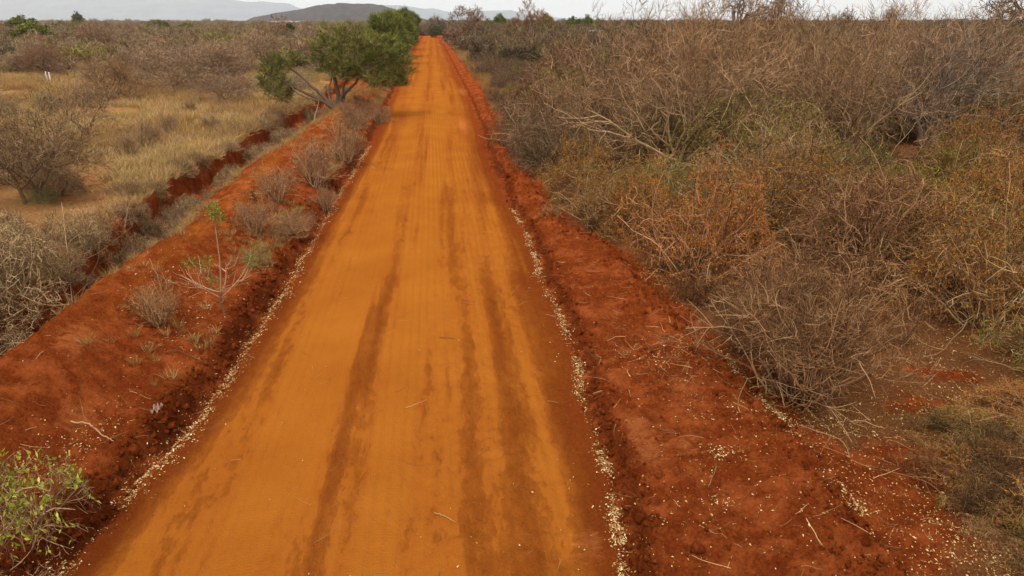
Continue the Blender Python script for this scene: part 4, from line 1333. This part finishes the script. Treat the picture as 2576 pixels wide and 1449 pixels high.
def stuff(name, me, lab, cat):
    o = bpy.data.objects.new(name, me)
    COL.objects.link(o)
    o['kind'] = 'stuff'
    o['label'] = lab
    o['category'] = cat
    return o


def litter_points():
    rg = np.random.default_rng(99)
    P = []
    # both edges of the road
    n = 12500
    y = 4.6 + 26 * rg.uniform(0, 1, n) ** 1.7
    cl = fbm(y, 0 * y, .7, 3, 81)
    k = rg.uniform(size=n) < sstep(.3, .6, cl) * 1.0 + .1
    y = y[k]
    wdt = (.09 + .1 * fbm(y, 0 * y, .5, 2, 82)) * np.interp(y, [5, 10, 30], [1.3, 1, .8])
    P.append(np.stack([LX(y) - .1 + rg.normal(size=len(y)) * wdt * .6, y], 1))
    n = 7500
    y = 4.6 + 15 * rg.uniform(0, 1, n) ** 1.4
    cl = fbm(y, 0 * y, .5, 3, 83)
    k = rg.uniform(size=n) < sstep(.34, .6, cl) + .12
    y = y[k]
    P.append(np.stack([RX(y) + .03 + rg.normal(size=len(y)) * .05, y], 1))
    # outer edge of the verge
    n = 5600
    y = 4.6 + 5 * rg.uniform(0, 1, n)
    k = rg.uniform(size=n) < sstep(.42, .6, fbm(y, 0 * y, .6, 3, 84))
    y = y[k]
    P.append(np.stack([EX(y) + .16 + rg.normal(size=len(y)) * .1, y], 1))
    # patches: (x, y, rx, ry, n)
    for (a, b_, r1, r2, n) in ((4.2, 6.9, .13, .1, 160), (3.9, 6.0, .1, .08, 60), (4.6, 8.3, .5, .7, 320), (4.2, 9.6, .4, .4, 200), (4.4, 6.4, .6, .8, 250), (3.4, 5.6, .7, .8, 260),
                               (-3.6, 6.0, .2, .7, 1300), (-3.45, 7.4, .16, .4, 260), (-3.3, 8.2, .12, .3, 120), (-3.2, 11.0, .45, .8, 420), (-3.7, 12.6, .5, .5, 260),
                               (6.0, 7.6, .5, .35, 900), (7.0, 7.6, .8, .3, 800), (8.0, 7.0, .5, .6, 1000), (7.6, 6.0, .4, .7, 1100), (6.0, 6.6, .3, .3, 200), (6.5, 5.5, .6, .6, 1500), (6.2, 5.0, .5, .4, 900),
                               (9.4, 9.8, 1.0, .5, 1300), (8.6, 8.2, .5, .5, 700), (10.2, 7.6, .9, .8, 900), (1.6, 5.6, .8, .7, 40)):
        P.append(np.stack([a + rg.normal(size=n) * r1, b_ + rg.normal(size=n) * r2], 1))
    # strays
    n = 420
    P.append(np.stack([rg.uniform(2.6, 5.6, n), rg.uniform(4.6, 14, n)], 1))
    n = 260
    P.append(np.stack([rg.uniform(-5.6, -2.5, n), rg.uniform(5, 18, n)], 1))
    n = 60
    P.append(np.stack([rg.uniform(-2.3, 2.5, n), rg.uniform(4.6, 12, n)], 1))
    n = 2600
    x = rg.uniform(5.3, 14, n)
    P.append(np.stack([x, rg.uniform(4.4, 12, n)], 1))
    P = np.concatenate(P)
    return P


LP = litter_points()
rgl = np.random.default_rng(12)
zz = height(LP[:, 0], LP[:, 1])
p3 = np.column_stack([LP, zz + rgl.uniform(-.004, .022, len(LP))])
dd = rgl.normal(size=p3.shape)
dd[:, 2] *= .25
dd = nrm(dd)
sz = np.minimum(.01 + rgl.gamma(2.2, .0062, len(p3)), .04) * np.interp(LP[:, 1], [5, 15, 30], [1, 1.15, 1.5])
nn_ = np.column_stack([rgl.normal(size=len(p3)) * .35, rgl.normal(size=len(p3)) * .35, np.ones(len(p3))])
ss = nrm(np.cross(dd, nn_))
up = nrm(np.cross(ss, dd)) * (sz * rgl.uniform(-.1, .35, len(sz)))[:, None]
wd_ = (sz * rgl.uniform(.3, .55, len(sz)))[:, None]
V = np.stack([p3, p3 + dd * sz[:, None] * .5 + ss * wd_ / 2 + up, p3 + dd * sz[:, None] + up * .3, p3 + dd * sz[:, None] * .5 - ss * wd_ / 2 + up], 1).reshape(-1, 3)
Q = np.arange(len(V)).reshape(-1, 4)
lv = np.repeat(np.where(LP[:, 0] > 5.3, rgl.uniform(0, .75, len(sz)), rgl.beta(1.1, 1.5, len(sz))), 4)
M_lit = lit_mat('fallen_leaves', srgb(140, 94, 50), srgb(200, 162, 100), srgb(246, 226, 178))
stuff('leaf_litter', mesh_raw('leaf_litter', V, Q.ravel(), np.arange(0, Q.size, 4), [M_lit], {'v': lv}), 'pale dry fallen leaves lying in lines along the road edges', 'leaf litter')

# loose twigs and stems
rgt = np.random.default_rng(13)
tp = np.concatenate([np.stack([rgt.uniform(2.9, 5.4, 420), rgt.uniform(4.6, 20, 420)], 1), np.stack([rgt.uniform(5.2, 13, 1700), rgt.uniform(4.4, 12.5, 1700)], 1),
                     np.stack([rgt.uniform(-6, -2.6, 650), rgt.uniform(5, 24, 650)], 1), np.stack([rgt.uniform(-2.3, 2.8, 130), rgt.uniform(4.6, 16, 130)], 1),
                     np.stack([rgt.normal(4.4, .35, 260), rgt.normal(9.7, .5, 260)], 1)])
tz = height(tp[:, 0], tp[:, 1])
dt = rgt.normal(size=(len(tp), 3)); dt[:, 2] *= .12
PT = grow(np.column_stack([tp, tz + .012]), dt, rgt.uniform(.06, .38, len(tp)), 4, .13, 0, rgt)
PT[:, :, 2] = np.maximum(PT[:, :, 2], height(PT[:, :, 0], PT[:, :, 1]) + .006)
gt = G().add(*ribbon(PT, rgt.uniform(.004, .008, len(tp)), rgt.uniform(.2, 1, len(tp)), .5, rgt))
o = stuff('fallen_twigs', gt.mesh('fallen_twigs', M_twig), 'loose thin twigs and straw strewn over the soil', 'twigs')
o.color = (1, .82, .62, 1)

# soil clods
ico_v, ico_f = [], []
import bmesh
bm = bmesh.new()
bmesh.ops.create_cube(bm, size=1.2)
bmesh.ops.subdivide_edges(bm, edges=bm.edges[:], cuts=1, use_grid_fill=True)
for v in bm.verts:
    v.co = v.co.normalized()
bm.verts.ensure_lookup_table()
cv = np.array([v.co[:] for v in bm.verts])
cf = np.array([[v.index for v in f.verts] for f in bm.faces])
bm.free()
rgk = np.random.default_rng(14)
n = 4200
y = 4.6 + 22 * rgk.uniform(0, 1, n) ** 1.5
which = rgk.choice(4, n, p=[.36, .3, .28, .06])
x = np.where(which == 0, LX(y) - .42 + rgk.normal(size=n) * .13, np.where(which == 1, RX(y) + .24 + rgk.normal(size=n) * .09, np.where(which == 2, EX(y) - .1 + rgk.normal(size=n) * .2, rgk.uniform(3.0, 5.0, n))))
r = rgk.gamma(1.6, .0075, n) + .006
r = np.minimum(r * np.where(which == 0, 1.35, 1.0), .06)
z = height(x, y) + r * .25
Vc = cv[None] * (1 + .28 * rgk.normal(size=(n, len(cv), 1))) * r[:, None, None] * rgk.uniform(.7, 1.2, (n, 1, 3)) + np.stack([x, y, z], 1)[:, None]
Fc = cf[None] + (np.arange(n) * len(cv))[:, None, None]
Fc = Fc.reshape(-1, 4)
at = {kk: np.full(n * len(cv), vv) for kk, vv in (('dark', .45), ('track', -.3), ('pale', 0), ('straw', -1), ('hum', -1))}
stuff('soil_clods', mesh_raw('soil_clods', Vc.reshape(-1, 3), Fc.ravel(), np.arange(0, Fc.size, 4), [M_soil], at, smooth=True), 'red soil clods along the ditch and verge edges', 'clods')


# ---- geometry-node scatter for grass, undergrowth and far scrub
def proto_collection(name, meshes):
    c = bpy.data.collections.new(name)
    for i, me in enumerate(meshes):
        o = bpy.data.objects.new('%s_%02d' % (name, i), me)
        c.objects.link(o)
    return c


def scatter(name, pts, rot, scl, tnt, pid, coll, lab, cat):
    me = bpy.data.meshes.new(name)
    me.vertices.add(len(pts))
    me.vertices.foreach_set('co', np.ascontiguousarray(pts, dtype=np.float32).ravel())
    for k, t, v in (('rot', 'FLOAT_VECTOR', rot), ('scl', 'FLOAT_VECTOR', scl)):
        a = me.attributes.new(k, t, 'POINT')
        a.data.foreach_set('vector', np.ascontiguousarray(v, dtype=np.float32).ravel())
    a = me.attributes.new('tint', 'FLOAT_COLOR', 'POINT')
    a.data.foreach_set('color', np.ascontiguousarray(np.column_stack([tnt, np.ones(len(tnt))]), dtype=np.float32).ravel())
    a = me.attributes.new('pid', 'INT', 'POINT')
    a.data.foreach_set('value', np.ascontiguousarray(pid, dtype=np.int32))
    o = bpy.data.objects.new(name, me)
    COL.objects.link(o)
    ng = bpy.data.node_groups.new(name, 'GeometryNodeTree')
    ng.interface.new_socket('Geometry', in_out='INPUT', socket_type='NodeSocketGeometry')
    ng.interface.new_socket('Geometry', in_out='OUTPUT', socket_type='NodeSocketGeometry')
    gi = ng.nodes.new('NodeGroupInput')
    go = ng.nodes.new('NodeGroupOutput')
    ip = ng.nodes.new('GeometryNodeInstanceOnPoints')
    ci = ng.nodes.new('GeometryNodeCollectionInfo')
    ci.inputs['Collection'].default_value = coll
    ci.inputs['Separate Children'].default_value = True
    ci.inputs['Reset Children'].default_value = True
    ip.inputs['Pick Instance'].default_value = True

    def na(k, t):
        q = ng.nodes.new('GeometryNodeInputNamedAttribute')
        q.data_type = t
        q.inputs['Name'].default_value = k
        return q.outputs['Attribute']
    ng.links.new(gi.outputs[0], ip.inputs['Points'])
    ng.links.new(ci.outputs[0], ip.inputs['Instance'])
    ng.links.new(na('pid', 'INT'), ip.inputs['Instance Index'])
    ng.links.new(na('rot', 'FLOAT_VECTOR'), ip.inputs['Rotation'])
    ng.links.new(na('scl', 'FLOAT_VECTOR'), ip.inputs['Scale'])
    ng.links.new(ip.outputs[0], go.inputs[0])
    md = o.modifiers.new('scatter', 'NODES')
    md.node_group = ng
    o['kind'] = 'stuff'
    o['label'] = lab
    o['category'] = cat
    return o


def tuft_mesh(seed, n=46, h=.4, sp=.12, lean=.5, ww=.011, K=4):
    rg = np.random.default_rng(seed)
    a = rg.uniform(0, 6.28, n)
    r = sp * np.sqrt(rg.uniform(size=n))
    p = np.stack([np.cos(a) * r, np.sin(a) * r, -.03 * np.ones(n)], 1)
    d = np.stack([np.cos(a) * lean * rg.uniform(.2, 1.4, n), np.sin(a) * lean * rg.uniform(.2, 1.4, n), np.ones(n)], 1)
    P = grow(p, d, h * rg.uniform(.5, 1.2, n), K, .12, -.12, rg)
    return G().add(*ribbon(P, ww, rg.uniform(0, 1, n), .2, rg)).mesh('tuft', I_grass)


TUFTS = proto_collection('tuft', [tuft_mesh(600 + i, n=60) for i in range(3)] + [tuft_mesh(610, n=40, h=.28, sp=.3, lean=1.2)])
rgg = np.random.default_rng(21)


def scat_grass():
    out_ = []
    # left plain
    n = 60000
    y = 14 + 86 * rgg.uniform(size=n) ** 1.25
    x = -7.4 - rgg.uniform(size=n) * (6 + y * .8)
    m = fbm(x, y, 6, 4, 85)
    thr = np.interp(y, [14, 24, 34, 100], [.5, .42, .34, .3])
    k = (m > thr) & (x < WX(y) - .1)
    k &= rgg.uniform(size=n) < np.interp(y, [14, 40, 100], [.85, .6, .5])
    out_.append((x[k], y[k], 1.0))
    # straw along the back edge of the bank and gully rim
    n = 1900
    y = 11 + 42 * rgg.uniform(size=n)
    x = BX(y) - 1.25 + rgg.normal(size=n) * .5
    k = fbm(x, y, 2, 3, 86) > .4
    out_.append((x[k], y[k], .5))
    n = 1500
    y = 12 + 40 * rgg.uniform(size=n)
    x = WX(y) - .2 - np.abs(rgg.normal(size=n)) * .5
    out_.append((x, y, .75))
    # bank slope by the road
    n = 3400
    y = 9 + 58 * rgg.uniform(size=n) ** 1.2
    x = LX(y) - .55 - np.abs(rgg.normal(size=n)) * .6
    k = (fbm(x, y, 2.2, 3, 87) > .47) & (rgg.uniform(size=n) < np.interp(y, [9, 13, 18], [.06, .25, 1]))
    out_.append((x[k], y[k], .42))
    # right verge far up the road
    n = 7000
    y = 42 + 110 * rgg.uniform(size=n)
    x = EX(y) + .3 + rgg.uniform(size=n) * (6 + y * .06)
    out_.append((x, y, .75))
    X = np.concatenate([a for a, _, _ in out_]); Y = np.concatenate([b for _, b, _ in out_])
    Sc = np.concatenate([np.full(len(a), s) for a, _, s in out_])
    return X, Y, Sc


gx, gy, gs = scat_grass()
n = len(gx)
sc_ = gs * rgg.uniform(.6, 1.35, n) * np.interp(gy, [15, 60, 150], [.8, 1.2, 1.6])
tn_ = np.stack([np.ones(n), .95 + .06 * rgg.normal(size=n), .86 + .1 * rgg.normal(size=n)], 1) * (rgg.uniform(.62, 1.0, n))[:, None]
tn_ = tn_ * np.array([.86, .9, .9])
patch = fbm(gx, gy, 9, 3, 88)[:, None]
tn_ = np.where(patch > .55, tn_ * 1.05, tn_ * np.array([.88, .82, .78]))
tn_ = np.where((gx > WX(gy))[:, None], tn_ * np.array([.78, .7, .62]), tn_)
scatter('dry_grass', np.stack([gx, gy, height(gx, gy)], 1), np.stack([rgg.normal(size=n) * .1, rgg.normal(size=n) * .1, rgg.uniform(0, 6.28, n)], 1),
        np.stack([sc_ * 1.15, sc_ * 1.15, sc_], 1), np.clip(tn_, 0, 1.2), rgg.integers(0, 4, n), TUFTS, 'dry straw coloured grass covering the left plain and bank edges', 'grass')


def scrub_mesh(seed, Rr=1.5, H=2.0, n=26, nt=900, ww=.02, flat=1.0, kind='mound'):
    rg = np.random.default_rng(seed)
    st, tw = G(), G()
    a = rg.uniform(0, 6.28, n)
    le = rg.uniform(.1, 1.1, n)
    d = np.stack([np.cos(a) * np.sin(le), np.sin(a) * np.sin(le), np.cos(le)], 1)
    P = dome(grow(np.zeros((n, 3)) - [0, 0, .1], d, np.hypot(Rr, H) * rg.uniform(.7, 1.1, n), 6, .2, 0, rg), Rr, H, seed=seed)
    st.add(*ribbon(P, ww * 2.0, rg.uniform(0, .8, n), .4, rg))
    p, dd_, _, _ = kids(P, max(1, nt // n), .25, 1, .8, rg, .15)
    P2 = dome(grow(p, dd_, Rr * .42 * rg.uniform(.5, 1.4, len(p)), 3, .28, 0, rg), Rr, H, seed=seed)
    tw.add(*ribbon(P2, ww, rg.uniform(0, 1, len(p)), .35, rg))
    p, dd_, _, _ = kids(P2, 1, .2, 1, .9, rg)
    P3 = grow(p, dd_, Rr * .16 * rg.uniform(.5, 1.4, len(p)), 2, .28, 0, rg)
    tw.add(*ribbon(P3, ww * .8, rg.uniform(0, 1, len(p)), .35, rg))
    return join_mesh('scrub', [(st, I_stem), (tw, I_twig)])


# undergrowth of the right thicket (fills the space below the named shrubs)
UND = proto_collection('undergrowth', [scrub_mesh(640 + i, 1.0, .9, 24, 700, .009) for i in range(3)])
n = 5200
uy = 8.5 + 85 * rgg.uniform(size=n) ** 1.15
ux = _E(uy) + .5 + rgg.uniform(size=n) ** .9 * (9 + uy * .92)
k = ~((uy < 11.3) & (ux < 11.0) & (ux > 7.4)) & ~((uy < 9.6))
k &= ~((ux - 20.6) ** 2 + (uy - 26.6) ** 2 < 5) & ~((ux - 8.6) ** 2 + (uy - 22.5) ** 2 < 5)
k &= ~((uy > 42) & (ux < 9) & (rgg.uniform(size=n) < .6))
ux, uy = ux[k], uy[k]
ex_x = np.concatenate([rgg.uniform(9.3, 14, 50), rgg.normal(7.0, .7, 14), rgg.normal(7.5, .5, 60)])
ex_y = np.concatenate([rgg.uniform(4.5, 9, 50), rgg.normal(10.0, .4, 14), rgg.normal(5.7, .7, 60)])
ux = np.concatenate([ux, ex_x]); uy = np.concatenate([uy, ex_y])
n = len(ux)
us = rgg.uniform(.5, 1.0, n) * np.interp(uy, [8, 20, 90], [.5, .7, 1.6])
ut = np.array([(.66, .5, .38), (.6, .52, .4), (.78, .52, .34), (.56, .52, .38), (.62, .58, .36)])[rgg.integers(0, 5, n)] * rgg.uniform(.8, 1.15, (n, 1))
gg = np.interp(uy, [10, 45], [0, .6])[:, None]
ut = ut * (1 - gg) * .7 + gg * np.array([.56, .52, .52])  # near tint lowered: shade in the gaps between shrubs is put into the colour
scatter('undergrowth', np.stack([ux, uy, height(ux, uy) - .03], 1), np.stack([rgg.normal(size=n) * .12, rgg.normal(size=n) * .12, rgg.uniform(0, 6.28, n)], 1),
        np.stack([us, us, us * rgg.uniform(.7, 1.4, n)], 1), ut, rgg.integers(0, 3, n), UND, 'tangled brown undergrowth filling the thicket right of the road', 'undergrowth')

n = 620
wy = 9.5 + 40 * rgg.uniform(size=n)
wx = WX(wy) + np.where(rgg.uniform(size=n) < .5, -.15 + .3 * rgg.normal(size=n), .9 + .4 * rgg.normal(size=n))
k = fbm(wx, wy, 2.2, 3, 95) > .5
wx, wy = wx[k], wy[k]
n = len(wx)
ws = rgg.uniform(.22, .5, n)
wt = np.array([(1.0, .96, .84), (.9, .86, .76), (1.1, .92, .72)])[rgg.integers(0, 3, n)] * rgg.uniform(.7, 1.1, (n, 1))
scatter('gully_brush', np.stack([wx, wy, height(wx, wy) - .03], 1), np.stack([rgg.normal(size=n) * .4, rgg.normal(size=n) * .4, rgg.uniform(0, 6.28, n)], 1),
        np.stack([ws, ws, ws * rgg.uniform(.7, 1.3, n)], 1), wt, rgg.integers(0, 3, n), UND, 'grey dry brush choking the red gully beside the bank', 'brush')

# far scrub on both sides
FAR = proto_collection('far_scrub', [scrub_mesh(660 + i, 1.5, 1.9, 26, 900, .028) for i in range(4)] + [scrub_mesh(670 + i, 1.5, 1.7, 26, 1900, .02) for i in range(3)])
rows = []
D = 78.0
while D < 2600:
    stepd = D * .03
    wdt = D * .92
    m_ = int(1.9 * wdt / (2.4 * np.interp(D, [78, 400, 2600], [1, 2.0, 6.0])))
    for side in (-1, 1):
        a = rgg.uniform(0, 1, m_)
        dd_ = D + rgg.uniform(-.5, .5, m_) * stepd
        if side > 0:
            x = 7 + a * wdt * 1.15
            if D < 120: x = x + 3 * (1 - rgg.uniform(size=m_))
        else:
            x = -7.5 - a * wdt * 1.05
        rows.append(np.stack([x, dd_, np.full(m_, side)], 1))
    if D > 300:
        m2 = 5
        rows.append(np.stack([rgg.uniform(-8, 8, m2), D + rgg.uniform(-.5, .5, m2) * stepd, np.ones(m2)], 1))
    D += stepd * .8
FR = np.concatenate(rows)
keep = (FR[:, 2] > 0) | (FR[:, 1] > 130) | (fbm(FR[:, 0], FR[:, 1], 16, 2, 90) > .46)
keep &= ~((FR[:, 2] < 0) & (FR[:, 1] < 170) & (rgg.uniform(size=len(FR)) < .45))
FR = FR[keep]
n = len(FR)
fs = (.7 + np.minimum(rgg.gamma(2.0, .13, n), .8)) * np.interp(FR[:, 1], [78, 200, 600, 2600], [1.35, 1.6, 1.9, 5.5])
fz = fs * np.where(FR[:, 2] > 0, np.interp(FR[:, 1], [78, 300, 2600], [1.05, .95, .36]), np.interp(FR[:, 1], [78, 300, 2600], [.72, .85, .35]))
palette = np.array([(1.0, 1.03, 1.02), (1.06, 1.0, .98), (.92, 1.0, .98), (1.1, 1.02, .95), (.98, 1.02, .9), (.86, 1.04, .6), (1.0, 1.2, .52)])
pi_ = rgg.choice(7, n, p=[.22, .2, .16, .14, .12, .09, .07])
ft = palette[pi_] * rgg.uniform(.72, 1.1, (n, 1)) * np.where(FR[:, 2:3] > 0, .62, .9)
bigt = (FR[:, 1] > 260) & (rgg.uniform(size=n) < .08)
fs = np.where(bigt, fs * 1.25, fs)
fz = np.where(bigt, fz * 1.7, fz)
scatter('far_scrub', np.stack([FR[:, 0], FR[:, 1], height(FR[:, 0], FR[:, 1]) - .05], 1), np.stack([0 * fs, 0 * fs, rgg.uniform(0, 6.28, n)], 1),
        np.stack([fs, fs, fz], 1), ft, np.where(FR[:, 1] > 190, rgg.integers(4, 7, n), rgg.integers(0, 4, n)), FAR, 'leafless grey-brown scrub stretching to the horizon', 'scrub')

# a few greener bushes and distant evergreen trees one can tell apart
GB2 = tree_kind('evergreen_tree', 450, H=4.0, Rc=2.6, trunk=.16, split=.2, levels=4, nlimb=9, leaf=(M_green, 9, .34, .1, .85))
for (X, D, s, sz, tn, lab) in ((1256, 300, 1.4, 1.75, (.95, 1.05, .6, 1), 'dark evergreen tree on the horizon right of the road end'),
                               (1375, 260, 1.3, 1.55, (1.1, 1.1, .6, 1), 'rounded olive tree just right of the reddish-crowned tree'),
                               (1478, 260, 1.1, 1.5, (1.0, 1.1, .65, 1), 'green bush on the horizon, right of a pair'),
                               (1440, 250, 1.4, 1.35, (1.0, 1.1, .7, 1), 'green bush on the horizon, left of a pair'),
                               (1225, 300, 1.1, 1.35, (1.0, 1.05, .7, 1), 'low green bush left of the dark evergreen tree'),
                               (1097, 235, 1.0, .75, (.7, .75, .6, 1), 'dark rounded bush beside the end of the road'),
                               (55, 300, 2.6, 1.7, (1.15, 1.15, .6, 1), 'bright yellow-green bush on the left horizon'),
                               (85, 150, 1.6, 1.0, (1.2, 1.25, .7, 1), 'yellow-green bush on the left plain below the horizon'),
                               (154, 300, 1.1, 1.35, (.9, .95, .7, 1), 'dark green bush near the left horizon'),
                               (400, 420, 3.0, 1.5, (1.1, 1.1, .6, 1), 'wide yellow-green tree crown near the left horizon'),
                               (470, 360, 2.4, 1.3, (1.2, 1.15, .6, 1), 'yellow-green bush right of the wide yellow-green crown'),
                               (28, 92, .45, .4, (.45, .8, .35, 1), 'small vivid green bush at the left edge of the plain'),
                               (203, 520, 1.8, 2.6, (.8, .8, .7, 1), 'dark flat-topped tree standing above the left horizon')):
    x, y = dirpx(X, D)
    plant(GB2, x, y, lab, 'tree' if 'tree' in lab else 'bush', sc=(s, s, sz), leaf_tn=tn, tn=(.7, .7, .65, 1))

# ------------------------------------------------------------------ haze
hz_m = bpy.data.materials.new('haze')
hz_m.use_nodes = True
hn = hz_m.node_tree
hn.nodes.clear()
ho = hn.nodes.new('ShaderNodeOutputMaterial')
hv = hn.nodes.new('ShaderNodeVolumePrincipled')
hv.inputs['Color'].default_value = (.92, .97, 1.0, 1)
hv.inputs['Density'].default_value = 8e-5
hn.links.new(hv.outputs[0], ho.inputs['Volume'])
me = box_mesh('haze', [(-16000, 16000, -650, 16500, -40, 640, 0)], hz_m)
o = bpy.data.objects.new('haze', me)
COL.objects.link(o)
o['kind'] = 'stuff'
o['label'] = 'pale haze over the plain'
